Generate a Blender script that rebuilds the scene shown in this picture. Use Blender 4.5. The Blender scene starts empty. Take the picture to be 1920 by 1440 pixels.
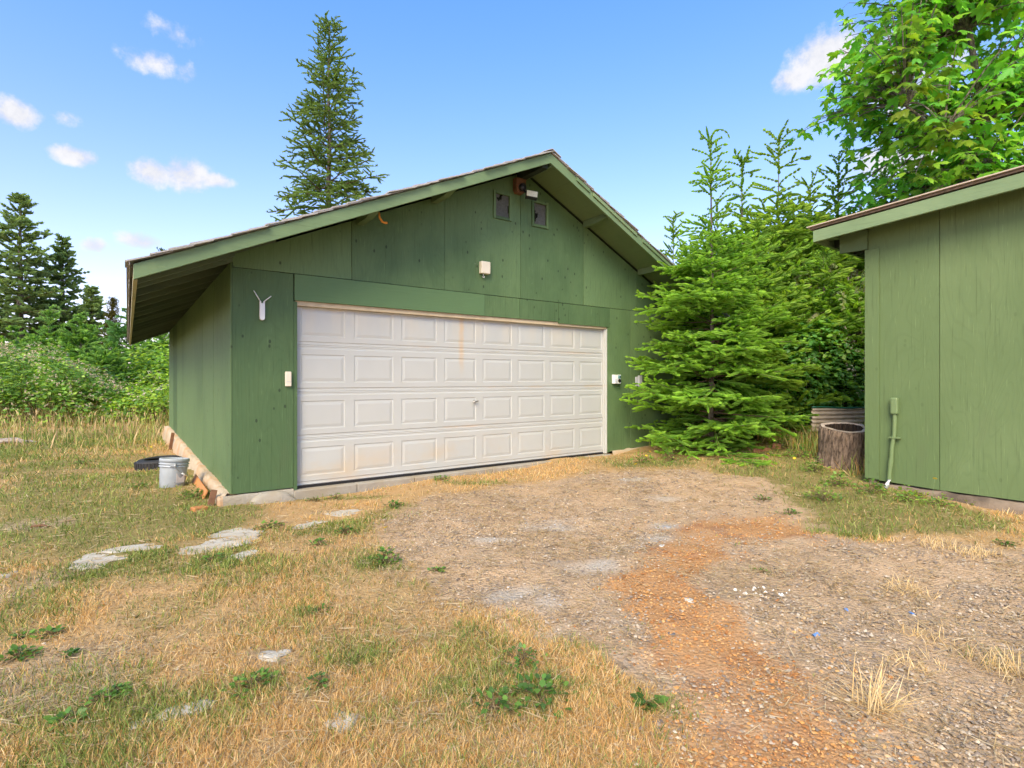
import bpy, bmesh, math
import numpy as np
from mathutils import Vector, Matrix
R = math.radians
sc = bpy.context.scene
C = sc.collection
CAMZ = 1.4          # eye height above the world's zero
F = 1005.0 / 1920   # focal length in frame widths

# ------------------------------------------------------------------ camera
cd = bpy.data.cameras.new('camera'); cam = bpy.data.objects.new('camera', cd); C.objects.link(cam)
cam.location = (0, 0, CAMZ); cam.rotation_euler = (R(90), 0, 0)
cd.sensor_width = 36; cd.lens = 36 * F; cd.shift_y = -9.0 / 1920
cd.clip_start = 0.05; cd.clip_end = 3000
sc.camera = cam

# ------------------------------------------------------------------ light
SUN_EL, SUN_AZ = R(41), math.atan2(-0.27, -0.963)
sun_dir = Vector((math.sin(SUN_AZ) * math.cos(SUN_EL), math.cos(SUN_AZ) * math.cos(SUN_EL), math.sin(SUN_EL)))
sd = bpy.data.lights.new('sun', 'SUN'); sd.energy = 3.0; sd.angle = R(34); sd.color = (1.0, 0.84, 0.58)
so = bpy.data.objects.new('sun', sd); C.objects.link(so)
so.rotation_euler = (-sun_dir).to_track_quat('-Z', 'Y').to_euler(); so.location = (-20, -30, 50)
sc.view_settings.view_transform = 'Standard'; sc.view_settings.look = 'None'
sc.view_settings.exposure = 1.0; sc.view_settings.gamma = 1.0
sc.render.engine = 'CYCLES'
sc.cycles.use_denoising = True
sc.cycles.use_adaptive_sampling = True; sc.cycles.adaptive_threshold = 0.035; sc.cycles.adaptive_min_samples = 24
sc.cycles.max_bounces = 4; sc.cycles.transparent_max_bounces = 4
sc.cycles.diffuse_bounces = 2; sc.cycles.glossy_bounces = 2; sc.cycles.transmission_bounces = 3

def nn(nt, typ, **kw):
    n = nt.nodes.new(typ)
    for k, v in kw.items():
        if k == 'ins':
            for i, x in v.items():
                if hasattr(x, 'is_linked') or isinstance(x, bpy.types.NodeSocket): nt.links.new(x, n.inputs[i])
                else: n.inputs[i].default_value = x
        else: setattr(n, k, v)
    return n
def mth(nt, op, a, b=None, c=None, clamp=False):
    n = nt.nodes.new('ShaderNodeMath'); n.operation = op; n.use_clamp = clamp
    for i, x in enumerate((a, b, c)):
        if x is None: continue
        if isinstance(x, bpy.types.NodeSocket): nt.links.new(x, n.inputs[i])
        else: n.inputs[i].default_value = x
    return n.outputs[0]
def mixc(nt, f, a, b, mode='MIX'):
    n = nt.nodes.new('ShaderNodeMix'); n.data_type = 'RGBA'; n.blend_type = mode
    for i, x in ((0, f), (6, a), (7, b)):
        if isinstance(x, bpy.types.NodeSocket): nt.links.new(x, n.inputs[i])
        elif i == 0: n.inputs[0].default_value = x
        else: n.inputs[i].default_value = (x[0], x[1], x[2], 1)
    return n.outputs[2]
def sstep(nt, v, a, b):
    n = nt.nodes.new('ShaderNodeMapRange'); n.interpolation_type = 'SMOOTHSTEP'
    nt.links.new(v, n.inputs[0]); n.inputs[1].default_value = a; n.inputs[2].default_value = b
    return n.outputs[0]

# ------------------------------------------------------------------ sky with fair-weather clouds
w = bpy.data.worlds.new('World'); sc.world = w; w.use_nodes = True
nt = w.node_tree; nt.nodes.clear()
out = nn(nt, 'ShaderNodeOutputWorld'); bg = nn(nt, 'ShaderNodeBackground'); bg.inputs[1].default_value = 0.135
nt.links.new(bg.outputs[0], out.inputs[0])
sky = nn(nt, 'ShaderNodeTexSky'); sky.sky_type = 'NISHITA'; sky.sun_disc = False
sky.sun_elevation = SUN_EL; sky.sun_rotation = SUN_AZ % (2 * math.pi)
sky.altitude = 100; sky.air_density = 1.0; sky.dust_density = 0.7; sky.ozone_density = 1.3
tc = nn(nt, 'ShaderNodeTexCoord')
sep = nn(nt, 'ShaderNodeSeparateXYZ'); nt.links.new(tc.outputs['Generated'], sep.inputs[0])
# azimuth / elevation of the view direction, clouds are ellipses in that space broken up by noise
az = mth(nt, 'ARCTAN2', sep.outputs[0], sep.outputs[1]); el = mth(nt, 'ARCSINE', sep.outputs[2])
pt = nn(nt, 'ShaderNodeCombineXYZ', ins={0: az, 1: el}).outputs[0]
n2 = nn(nt, 'ShaderNodeTexNoise', ins={0: tc.outputs['Generated'], 2: 20.0, 3: 6.0, 4: 0.64})
n1 = nn(nt, 'ShaderNodeTexNoise', ins={0: tc.outputs['Generated'], 2: 5.0, 3: 2.0, 4: 0.5})
def aim(u, v):
    x = (u - 960) / 1005; z = (711 - v) / 1005
    return math.atan2(x, 1), math.atan2(z, math.sqrt(1 + x * x))
CL = [(28, 212, 58, 30, 1.0), (140, 292, 56, 19, 1.0), (285, 322, 52, 28, 1.0), (345, 325, 62, 34, 1.0), (402, 338, 40, 15, .9),
      (178, 461, 30, 16, 1.0), (266, 453, 50, 19, 1.0), (285, 112, 66, 22, .60), (350, 138, 24, 20, .5), (125, 222, 28, 12, .45),
      (1555, 105, 90, 50, 1.0), (1485, 150, 50, 22, .9), (1700, 120, 130, 80, 1.0), (1700, 292, 150, 40, 1.0), (320, 60, 50, 20, .5)]
fld = None
for (u, v, sx, sy, am) in CL:
    a, e = aim(u, v); q = 1 + ((u - 960) / 1005) ** 2
    d = nn(nt, 'ShaderNodeVectorMath', operation='SUBTRACT', ins={0: pt, 1: (a, e, 0)}).outputs[0]
    d = nn(nt, 'ShaderNodeVectorMath', operation='MULTIPLY', ins={0: d, 1: (1005 * q / sx, 1005 * math.sqrt(q) / sy, 0)}).outputs[0]
    r2 = nn(nt, 'ShaderNodeVectorMath', operation='DOT_PRODUCT', ins={0: d, 1: d}).outputs['Value']
    f = mth(nt, 'MULTIPLY_ADD', r2, -am, am)
    fld = f if fld is None else mth(nt, 'SMOOTH_MAX', fld, f, 0.25)
brk = mth(nt, 'MULTIPLY', mth(nt, 'SUBTRACT', n2.outputs[0], 0.5), 3.3)
dens = sstep(nt, mth(nt, 'ADD', mth(nt, 'MAXIMUM', fld, -1.2), brk), -0.1, 1.1)
# unseen scattered cloud behind the camera, cover raised to whiten ambient light
behind = sstep(nt, mth(nt, 'MULTIPLY', sep.outputs[1], -1.0), -0.35, 0.1)
dens2 = mth(nt, 'MULTIPLY', sstep(nt, mth(nt, 'MULTIPLY_ADD', brk, .07, n1.outputs[0]), 0.53, 0.66), behind)
dens = mth(nt, 'MULTIPLY', mth(nt, 'MAXIMUM', dens, dens2), 0.95)
hz = sstep(nt, el, -0.02, 0.75)
tint = mixc(nt, hz, (1.25, 1.0, 1.12), (0.68, 1.08, 1.40))
skyc = mixc(nt, 1.0, sky.outputs[0], tint, 'MULTIPLY')
skym = mixc(nt, dens, skyc, mixc(nt, sstep(nt, brk, -.5, .6), (2.75, 2.8, 3.05), (3.7, 3.65, 3.7)))
nt.links.new(skym, bg.inputs[0])

# ------------------------------------------------------------------ helpers
def tag(o, label=None, cat=None, group=None, kind=None):
    if label: o['label'] = label
    if cat: o['category'] = cat
    if group: o['group'] = group
    if kind: o['kind'] = kind
    return o
def empty(name, loc=(0, 0, 0), rz=0, label=None, cat=None, group=None):
    o = bpy.data.objects.new(name, None); C.objects.link(o); o.location = loc; o.rotation_euler = (0, 0, rz)
    o.empty_display_size = .2
    return tag(o, label, cat, group)
def link(name, me, parent=None, loc=None, rot=None):
    o = bpy.data.objects.new(name, me); C.objects.link(o)
    if parent: o.parent = parent
    if loc is not None: o.location = loc
    if rot is not None: o.rotation_euler = rot
    return o
class MB:
    def __init__(s): s.v = []; s.f = []
    def add(s, vs, fs):
        n = len(s.v); s.v += [tuple(x) for x in vs]; s.f += [tuple(n + i for i in f) for f in fs]; return s
    def box(s, x0, x1, y0, y1, z0, z1):
        return s.add([(x0, y0, z0), (x1, y0, z0), (x1, y1, z0), (x0, y1, z0), (x0, y0, z1), (x1, y0, z1), (x1, y1, z1), (x0, y1, z1)],
                     [(0, 3, 2, 1), (4, 5, 6, 7), (0, 1, 5, 4), (1, 2, 6, 5), (2, 3, 7, 6), (3, 0, 4, 7)])
    def prism(s, poly, axis, a, b):
        # poly: 2D outline; axis 'y': (x, z) swept along y; axis 'x': (y, z) swept along x; axis 'z': (x, y) swept along z
        def p(q, t): return {'y': (q[0], t, q[1]), 'x': (t, q[0], q[1]), 'z': (q[0], q[1], t)}[axis]
        n = len(poly)
        vs = [p(q, a) for q in poly] + [p(q, b) for q in poly]
        fs = [tuple(range(n)), tuple(range(2 * n - 1, n - 1, -1))] + [(i, i + n, (i + 1) % n + n, (i + 1) % n) for i in range(n)]
        return s.add(vs, fs)
    def tube(s, pts, rad, seg=8, cap=True):
        pts = [Vector(p) for p in pts]; n = len(pts)
        if not hasattr(rad, '__len__'): rad = [rad] * n
        base = len(s.v); up = Vector((0, 0, 1))
        for i, p in enumerate(pts):
            t = (pts[min(i + 1, n - 1)] - pts[max(i - 1, 0)]).normalized()
            a = t.cross(up if abs(t.z) < .95 else Vector((1, 0, 0))).normalized(); b = t.cross(a)
            for k in range(seg):
                an = 2 * math.pi * k / seg
                s.v.append(tuple(p + (a * math.cos(an) + b * math.sin(an)) * rad[i]))
        for i in range(n - 1):
            for k in range(seg):
                k2 = (k + 1) % seg
                s.f.append((base + i * seg + k, base + i * seg + k2, base + (i + 1) * seg + k2, base + (i + 1) * seg + k))
        if cap:
            s.f.append(tuple(base + k for k in range(seg))); s.f.append(tuple(base + (n - 1) * seg + k for k in range(seg))[::-1])
        return s
    def lathe(s, prof, seg=24, c=(0, 0, 0)):
        base = len(s.v); n = len(prof)
        for (r, z) in prof:
            for k in range(seg):
                an = 2 * math.pi * k / seg; s.v.append((c[0] + r * math.cos(an), c[1] + r * math.sin(an), c[2] + z))
        for i in range(n - 1):
            for k in range(seg):
                k2 = (k + 1) % seg; s.f.append((base + i * seg + k, base + i * seg + k2, base + (i + 1) * seg + k2, base + (i + 1) * seg + k))
        return s
    def mesh(s, name, mat, smooth=False):
        me = bpy.data.meshes.new(name); me.from_pydata(s.v, [], s.f); me.update()
        bm = bmesh.new(); bm.from_mesh(me); bmesh.ops.recalc_face_normals(bm, faces=bm.faces); bm.to_mesh(me); bm.free()
        if mat: me.materials.append(mat)
        if smooth: me.shade_smooth()
        return me
    def build(s, name, mat, parent=None, smooth=False, bevel=0, loc=None, rot=None):
        o = link(name, s.mesh(name, mat, smooth), parent, loc, rot)
        if bevel:
            m = o.modifiers.new('bevel', 'BEVEL'); m.width = bevel; m.segments = 2; m.limit_method = 'ANGLE'
        return o
def np_mesh(name, V, F, mat, col=None, smooth=False):
    # V (n,3), F (m,3) triangles, col (n,3) per vertex
    me = bpy.data.meshes.new(name)
    V = np.ascontiguousarray(V, np.float32); F = np.ascontiguousarray(F, np.int32)
    me.vertices.add(len(V)); me.vertices.foreach_set('co', V.ravel())
    k = F.shape[1]
    me.loops.add(F.size); me.loops.foreach_set('vertex_index', F.ravel())
    me.polygons.add(len(F)); me.polygons.foreach_set('loop_start', np.arange(0, F.size, k, dtype=np.int32))
    me.update(calc_edges=True)
    if col is not None:
        ca = me.attributes.new('col', 'FLOAT_COLOR', 'POINT')
        c4 = np.ones((len(V), 4), np.float32); c4[:, :3] = col; ca.data.foreach_set('color', c4.ravel())
    if mat: me.materials.append(mat)
    if smooth: me.shade_smooth()
    return me
# value noise on arrays
def _h(ix, iy, s):
    n = (ix.astype(np.int64) * 374761393 + iy.astype(np.int64) * 668265263 + s * 982451653) & 0x7fffffff
    n = ((n ^ (n >> 13)) * 1274126177) & 0x7fffffff
    return ((n ^ (n >> 16)) & 0xffff) / 65535.0
def vn(x, y, s=0):
    x = np.asarray(x, float); y = np.asarray(y, float)
    ix = np.floor(x); iy = np.floor(y); fx = x - ix; fy = y - iy
    fx = fx * fx * (3 - 2 * fx); fy = fy * fy * (3 - 2 * fy)
    a = _h(ix, iy, s); b = _h(ix + 1, iy, s); c = _h(ix, iy + 1, s); d = _h(ix + 1, iy + 1, s)
    return a + (b - a) * fx + (c - a) * fy + (a - b - c + d) * fx * fy
def fbm(x, y, s=0, o=4):
    t = 0; a = .5
    for i in range(o): t = t + a * vn(np.asarray(x) * 2 ** i, np.asarray(y) * 2 ** i, s + i * 7); a *= .5
    return t / (1 - .5 ** o)
def smooth(x, a, b):
    t = np.clip((x - a) / (b - a), 0, 1); return t * t * (3 - 2 * t)

# ------------------------------------------------------------------ materials
def mat(name):
    m = bpy.data.materials.new(name); m.use_nodes = True; nt = m.node_tree; nt.nodes.clear()
    o = nn(nt, 'ShaderNodeOutputMaterial'); b = nn(nt, 'ShaderNodeBsdfPrincipled'); nt.links.new(b.outputs[0], o.inputs[0])
    return m, nt, b, o
def rgb(b, nt, x, i='Base Color'):
    if isinstance(x, bpy.types.NodeSocket): nt.links.new(x, b.inputs[i])
    else: b.inputs[i].default_value = (x[0], x[1], x[2], 1)
def bump(nt, b, h, strength=.3, dist=.01):
    n = nn(nt, 'ShaderNodeBump'); n.inputs[0].default_value = strength; n.inputs[1].default_value = dist
    nt.links.new(h, n.inputs[2] if n.inputs[2].name == 'Height' else n.inputs['Height']); nt.links.new(n.outputs[0], b.inputs['Normal'])
def coords(nt, scale=(1, 1, 1), src='Object'):
    t = nn(nt, 'ShaderNodeTexCoord'); mp = nn(nt, 'ShaderNodeMapping'); mp.inputs[3].default_value = scale
    nt.links.new(t.outputs[src], mp.inputs[0]); return mp.outputs[0]
def noise(nt, co, s, d=3.0, r=.55, dis=0.0):
    n = nn(nt, 'ShaderNodeTexNoise', ins={0: co, 2: s, 3: d, 4: r}); n.inputs['Distortion'].default_value = dis
    return n.outputs[0]
def plain(name, c, rough=.6, var=.12, ns=12, metal=0, bmp=0):
    m, nt, b, o = mat(name)
    f = noise(nt, coords(nt), ns, 4)
    dk = tuple(x * (1 - var * 2) for x in c); lt = tuple(min(1, x * (1 + var * 2)) for x in c)
    rgb(b, nt, mixc(nt, f, dk, lt)); b.inputs['Roughness'].default_value = rough; b.inputs['Metallic'].default_value = metal
    if bmp: bump(nt, b, noise(nt, coords(nt), ns * 6, 4), .5, bmp)
    return m
def wood_paint(name, base, axis=2, light=None, grain=1.0, specks=1.0, wear=.15):
    # painted plywood: vertical checks, cathedral figure telegraphing through the paint, dark nail holes, chips
    m, nt, b, o = mat(name)
    sc3 = [46, 46, 46]; sc3[axis] = 1.6
    fine = noise(nt, coords(nt, sc3), 1.0, 5, .6)
    s2 = [2.6, 2.6, 2.6]; s2[axis] = .55
    big = noise(nt, coords(nt, s2), 1.0, 2, .4, .6)
    ring = mth(nt, 'PINGPONG', mth(nt, 'MULTIPLY', big, 44.0), 1.0)
    blot = noise(nt, coords(nt, (1, 1, .6)), .9, 5, .6)
    light = light or (base[0] * 1.35, base[1] * 1.22, base[2] * 1.25)
    oi = nn(nt, 'ShaderNodeObjectInfo')
    rnd = mth(nt, 'MULTIPLY', mth(nt, 'SUBTRACT', oi.outputs['Random'], .5), .5)
    c = mixc(nt, sstep(nt, mth(nt, 'ADD', blot, rnd), .30, .72), base, light)
    c = mixc(nt, mth(nt, 'MULTIPLY', sstep(nt, fine, .55, .72), .38 * grain), c, tuple(x * .35 for x in base))
    c = mixc(nt, mth(nt, 'MULTIPLY', sstep(nt, ring, .6, 1.0), .10 * grain), c, tuple(x * .45 for x in base))
    s4 = [90, 90, 90]; s4[axis] = 4
    streak = noise(nt, coords(nt, s4), 1.0, 3, .6)
    c = mixc(nt, mth(nt, 'MULTIPLY', sstep(nt, streak, .62, .72), .30 * grain), c, tuple(x * 1.7 for x in light))
    if specks:
        vo = nn(nt, 'ShaderNodeTexVoronoi', ins={0: coords(nt, (1, 1, .6)), 2: 8.5}); vo.inputs['Randomness'].default_value = 1
        sp = sstep(nt, mth(nt, 'MULTIPLY', vo.outputs['Distance'], -1.0), -.135, -.08)
        gate = sstep(nt, noise(nt, coords(nt), 1.3, 2), .34, .42)
        c = mixc(nt, mth(nt, 'MULTIPLY', mth(nt, 'MULTIPLY', sp, gate), .68 * specks), c, (.012, .02, .012))
        v2 = nn(nt, 'ShaderNodeTexVoronoi', ins={0: coords(nt, (1, 1, 1)), 2: 2.3}); v2.inputs['Randomness'].default_value = 1
        ch = sstep(nt, mth(nt, 'MULTIPLY', v2.outputs['Distance'], -1.0), -.022, -.014)
        c = mixc(nt, mth(nt, 'MULTIPLY', ch, .9), c, (.55, .56, .5))
    # rain-splash dirt low down and grey-green algae in patches
    al = sstep(nt, noise(nt, coords(nt, (3, 3, .8)), 1.0, 5, .65), .56, .75)
    c = mixc(nt, mth(nt, 'MULTIPLY', al, wear), c, (.10, .105, .06))
    rgb(b, nt, c); b.inputs['Roughness'].default_value = .62
    b.inputs['Specular IOR Level'].default_value = .3
    hgt = mth(nt, 'ADD', mth(nt, 'MULTIPLY', fine, .7), mth(nt, 'MULTIPLY', ring, .2))
    bump(nt, b, hgt, .55 * grain, .004)
    return m
GREEN = (.072, .128, .052); GREENL = (.122, .196, .082)
M = {}
M['ply'] = wood_paint('green_painted_plywood', GREEN, 2, GREENL)
M['plyshed'] = wood_paint('green_painted_siding', (.112, .168, .066), 2, (.152, .214, .092), specks=.22, grain=1.0)
M['board'] = wood_paint('green_painted_board', (.19, .27, .14), 1, (.25, .34, .19), specks=False, grain=.6)
M['boardx'] = wood_paint('green_painted_fascia', (.135, .205, .10), 0, (.185, .262, .135), specks=False, grain=.7)
M['soffit'] = wood_paint('green_painted_deck', (.10, .155, .07), 1, (.14, .20, .095), specks=False, grain=.5)
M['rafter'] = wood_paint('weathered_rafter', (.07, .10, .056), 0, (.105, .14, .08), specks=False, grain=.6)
M['deck'] = wood_paint('near_black_deck', (.016, .026, .015), 0, (.026, .036, .022), specks=False, grain=.8)
M['core'] = plain('dark_gap', (.012, .02, .011), .9)
M['tan'] = plain('bare_tan_wood', (.50, .40, .26), .7, .15, 8)
M['eavefascia'] = wood_paint('weathered_tan_fascia', (.26, .235, .13), 1, (.40, .36, .22), specks=False, grain=.6)
M['white'] = plain('white_plastic', (.80, .80, .80), .35, .03)
M['beige'] = plain('beige_plastic', (.74, .66, .52), .45, .04)
M['greyplastic'] = plain('grey_plastic', (.50, .50, .55), .45, .06)
M['black'] = plain('black_plastic', (.015, .015, .018), .35, .1)
M['steel'] = plain('dull_steel', (.35, .34, .32), .4, .15, 30, 1)
M['orange'] = plain('orange_cord', (.75, .28, .03), .6, .1)
M['rust'] = plain('bare_brown_wood', (.16, .075, .035), .8, .35, 14, 0, .004)
M['redwood'] = plain('orange_plywood', (.52, .22, .075), .8, .25, 7, 0, .004)
M['shingle'] = plain('asphalt_shingle', (.36, .345, .33), .95, .3, 60, 0, .006)
M['screen'] = plain('dusty_screen', (.09, .095, .085), .8, .25, 40)
M['lens'] = plain('lamp_glass', (.78, .78, .58), .15, .12, 30)
def door_mat():
    m, nt, b, o = mat('white_door_paint')
    co = coords(nt)
    sp = nn(nt, 'ShaderNodeSeparateXYZ'); nt.links.new(co, sp.inputs[0])
    x, z = sp.outputs[0], sp.outputs[2]
    g = noise(nt, coords(nt, (8, 8, 90)), 1.0, 3)
    c = mixc(nt, noise(nt, co, 2.2, 4), (.44, .445, .425), (.495, .50, .475))
    # rust-brown runs: dirty splash low on the door and one long drip from the header
    low = mth(nt, 'MULTIPLY', sstep(nt, mth(nt, 'MULTIPLY', z, -1.0), -.62, -.02), sstep(nt, noise(nt, coords(nt, (1.3, 1.3, 2.2)), 1.0, 5, .6), .44, .74))
    c = mixc(nt, mth(nt, 'MULTIPLY', low, .55), c, (.56, .39, .20))
    top = mth(nt, 'MULTIPLY', sstep(nt, z, 1.45, 2.15), sstep(nt, noise(nt, coords(nt, (4, 4, 1)), 1.0, 4), .4, .7))
    c = mixc(nt, mth(nt, 'MULTIPLY', top, .30), c, (.68, .56, .38))
    wob = mth(nt, 'MULTIPLY', mth(nt, 'SUBTRACT', noise(nt, coords(nt, (1, 1, 5)), 1.0, 3), .5), .06)
    dx = mth(nt, 'ABSOLUTE', mth(nt, 'SUBTRACT', mth(nt, 'ADD', x, wob), 2.86))
    drip = mth(nt, 'MULTIPLY', sstep(nt, mth(nt, 'MULTIPLY', dx, -1.0), -.06, -.006), sstep(nt, z, 1.20, 1.62))
    drip = mth(nt, 'MULTIPLY', drip, sstep(nt, noise(nt, coords(nt, (6, 6, 2.5)), 1.0, 4), .28, .56))
    c = mixc(nt, mth(nt, 'MULTIPLY', drip, .5), c, (.60, .38, .16))
    ls = mth(nt, 'ABSOLUTE', mth(nt, 'SUBTRACT', mth(nt, 'MODULO', z, .538), .03))
    sm = mth(nt, 'MULTIPLY', sstep(nt, mth(nt, 'MULTIPLY', ls, -1.0), -.03, -.0), sstep(nt, noise(nt, coords(nt, (1.1, 1, 3)), 1.0, 4), .48, .7))
    c = mixc(nt, mth(nt, 'MULTIPLY', sm, .5), c, (.58, .40, .25))
    rgb(b, nt, c); b.inputs['Roughness'].default_value = .42
    bump(nt, b, g, .12, .002)
    return m
M['door'] = door_mat()
def concrete(name, base, stain):
    m, nt, b, o = mat(name); co = coords(nt)
    c = mixc(nt, noise(nt, co, 6, 8, .65), tuple(x * .62 for x in base), tuple(min(1, x * 1.3) for x in base))
    c = mixc(nt, mth(nt, 'MULTIPLY', sstep(nt, noise(nt, co, 1.7, 5, .6), .42, .66), .75), c, stain)
    rgb(b, nt, c); b.inputs['Roughness'].default_value = .95; b.inputs['Specular IOR Level'].default_value = .1
    bump(nt, b, noise(nt, co, 38, 8, .7), .8, .015)
    return m
M['conc'] = concrete('grey_concrete', (.36, .33, .28), (.33, .27, .19))
M['concside'] = concrete('clay_stained_concrete', (.50, .41, .30), (.52, .28, .13))
M['concpale'] = concrete('pale_broken_concrete', (.54, .50, .43), (.44, .37, .28))
M['concdark'] = concrete('dark_stained_concrete', (.27, .21, .155), (.05, .04, .033))
def attr_leaf(name, trans=.35, rough=.55, spec=.25, mul=1.0, rnd=False):
    m, nt, b, o = mat(name)
    at = nn(nt, 'ShaderNodeAttribute'); at.attribute_name = 'col'
    c = at.outputs['Color']
    b.inputs['Roughness'].default_value = rough; b.inputs['Specular IOR Level'].default_value = spec
    if rnd:
        oi = nn(nt, 'ShaderNodeObjectInfo')
        hs = nn(nt, 'ShaderNodeHueSaturation'); nt.links.new(c, hs.inputs['Color'])
        nt.links.new(mth(nt, 'ADD', .475, mth(nt, 'MULTIPLY', oi.outputs['Random'], .045)), hs.inputs['Hue'])
        nt.links.new(mth(nt, 'ADD', .65, mth(nt, 'MULTIPLY', oi.outputs['Random'], .75)), hs.inputs['Value'])
        c = hs.outputs[0]
    nt.links.new(c, b.inputs['Base Color'])
    t = nn(nt, 'ShaderNodeBsdfTranslucent')
    tcol = mixc(nt, 1.0, c, (1.25, 1.2, .55), 'MULTIPLY'); nt.links.new(tcol, t.inputs[0])
    mx = nn(nt, 'ShaderNodeMixShader'); mx.inputs[0].default_value = trans
    nt.links.new(b.outputs[0], mx.inputs[1]); nt.links.new(t.outputs[0], mx.inputs[2]); nt.links.new(mx.outputs[0], o.inputs[0])
    return m
M['leaf'] = attr_leaf('broad_leaf', .48, .42, .35)
M['leafrnd'] = attr_leaf('maple_leaf', .50, .42, .35, rnd=True)
M['needle'] = attr_leaf('fir_needles', .5, .55, .25)
M['grass'] = attr_leaf('grass_blades', .30, .6, .15)
M['petal'] = attr_leaf('petals', .35, .6, .1)
M['stone'] = None
def attr_plain(name, rough=.9, bmp=0):
    m, nt, b, o = mat(name)
    at = nn(nt, 'ShaderNodeAttribute'); at.attribute_name = 'col'
    nt.links.new(at.outputs['Color'], b.inputs['Base Color']); b.inputs['Roughness'].default_value = rough
    b.inputs['Specular IOR Level'].default_value = .2
    return m
M['stone'] = attr_plain('gravel_stone')
def bark(name, a, c2, s=(14, 14, 3)):
    m, nt, b, o = mat(name); co = coords(nt, s)
    n = noise(nt, co, 1.0, 6, .65, .5)
    rgb(b, nt, mixc(nt, sstep(nt, n, .35, .65), a, c2)); b.inputs['Roughness'].default_value = .95
    bump(nt, b, n, .9, .03); return m
M['firbark'] = bark('fir_bark', (.055, .042, .034), (.20, .165, .135))
M['twig'] = bark('fir_twig', (.075, .05, .028), (.16, .11, .06), (30, 30, 30))
M['maplebark'] = bark('maple_bark', (.06, .05, .04), (.22, .19, .15), (20, 20, 5))
M['cane'] = bark('bramble_cane', (.10, .06, .035), (.22, .17, .07), (30, 30, 30))

M['header'] = wood_paint('green_painted_header', (.105, .185, .08), 0, (.135, .215, .10), specks=False, grain=.35, wear=.08)

# ------------------------------------------------------------------ terrain
CP = np.array([(-3.1, 5.4, -1.345), (-2.2, 5.8, -1.35), (-.4, 7.2, -1.33), (1.6, 8.6, -1.27), (2.5, 9.4, -1.16), (3.3, 8.7, -1.18), (4.3, 6.2, -1.225),
               (5.0, 5.1, -1.36), (4.5, 5.7, -1.27), (6.2, 3.6, -1.44), (0, 2, -1.42), (3, 2.5, -1.40), (-3, 2.5, -1.43), (-4, 6.2, -1.285), (-4.4, 7.8, -1.37), (-5.6, 9.3, -1.50),
               (-9, 12, -1.5), (-12, 24, -1.55), (-9.2, 14.4, -1.60), (4.9, 7.9, -1.12), (5.4, 8.85, -.83), (5.2, 8.3, -1.02), (4.5, 9.0, -1.05), (5.9, 9.6, -.72), (6.5, 11, -.55), (7.5, 14, .3), (4.5, 13, -.6), (9, 10, -.5), (0, 4.5, -1.365),
               (2, 5, -1.34), (-10, 5, -1.42), (-6, 4, -1.42), (-22, 42, -1.6), (10, 22, .8), (-6, 26, -1.4), (-40, 60, -1.6), (20, 14, .3), (14, 4, -1.2), (40, 60, 0), (0, 90, -1), (0, -8, -1.5), (-80, 20, -1.6), (0, 400, -1), (-300, 300, -1), (300, 300, -1)])
def gz(x, y):
    x = np.asarray(x, float); y = np.asarray(y, float)
    num = 0; den = 0
    for (a, b, c) in CP:
        wgt = 1.0 / ((x - a) ** 2 + (y - b) ** 2 + .45) ** 1.6
        num = num + wgt * c; den = den + wgt
    z = num / den + CAMZ
    near = 1.0 / (1 + ((x ** 2 + y ** 2) / 900.0))
    return z + ((fbm(x * .55, y * .55, 3) - .5) * .10 + (fbm(x * 3.1, y * 3.1, 11, 3) - .5) * .035) * near
def gz1(x, y): return float(gz(np.array([x]), np.array([y]))[0])
def gp(u, v):
    # where the line of sight through a spot of the photograph meets the ground
    z = -1.36
    for _ in range(8):
        y = -z * 1005 / (v - 711); x = (u - 960) / 1005 * y; z = .5 * z + .5 * (gz1(x, y) - CAMZ)
    return x, y, gz1(x, y)
def axis_steps(a, b, step, far, grow=1.22):
    mid = list(np.arange(a, b + 1e-6, step)); s = step; lo = []; p = a
    while p > -far: s *= grow; p -= s; lo.append(p)
    hi = []; s = step; p = b
    while p < far: s *= grow; p += s; hi.append(p)
    return np.array(lo[::-1] + mid + hi)
def cap(x, y, pts, r):
    # distance based mask along a polyline of (x, y)
    best = np.full(np.shape(x), 1e9)
    for i in range(len(pts) - 1):
        ax, ay = pts[i]; bx, by = pts[i + 1]; dx, dy = bx - ax, by - ay; L = dx * dx + dy * dy + 1e-9
        t = np.clip(((x - ax) * dx + (y - ay) * dy) / L, 0, 1)
        best = np.minimum(best, np.hypot(x - ax - t * dx, y - ay - t * dy))
    return 1 - smooth(best, r * .45, r * 1.5)
def blob(x, y, u, v, ru, rv):
    # a patch on the ground: centre seen at (u, v); half sizes across and away in metres
    cx, cy, _ = gp(u, v); return np.clip(1 - ((x - cx) / ru) ** 2 - ((y - cy) / rv) ** 2, 0, 1)
def in_poly(x, y, poly):
    ins = np.zeros(np.shape(x), bool); n = len(poly)
    for i in range(n):
        x1, y1 = poly[i]; x2, y2 = poly[(i + 1) % n]
        c = ((y1 > y) != (y2 > y)) & (x < (x2 - x1) * (y - y1) / (y2 - y1 + 1e-12) + x1); ins ^= c
    return ins
GPOLY = [gp(u, v)[:2] for (u, v) in [(720, 985), (760, 945), (900, 915), (1120, 885), (1260, 885), (1420, 893), (1480, 940), (1560, 1005), (1700, 1022), (1925, 1035)]] + [(5.5, 3.2), (5.0, 1.3), (.6, 1.2), (.72, 1.75)] + \
        [gp(u, v)[:2] for (u, v) in [(1170, 1290), (1080, 1215), (960, 1165), (800, 1145), (770, 1080), (760, 1030)]]
OR_PTS = [gp(u, v)[:2] for (u, v) in [(1470, 990), (1350, 1003), (1270, 1035), (1245, 1090), (1290, 1150), (1320, 1230), (1370, 1310), (1330, 1420)]]
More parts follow.
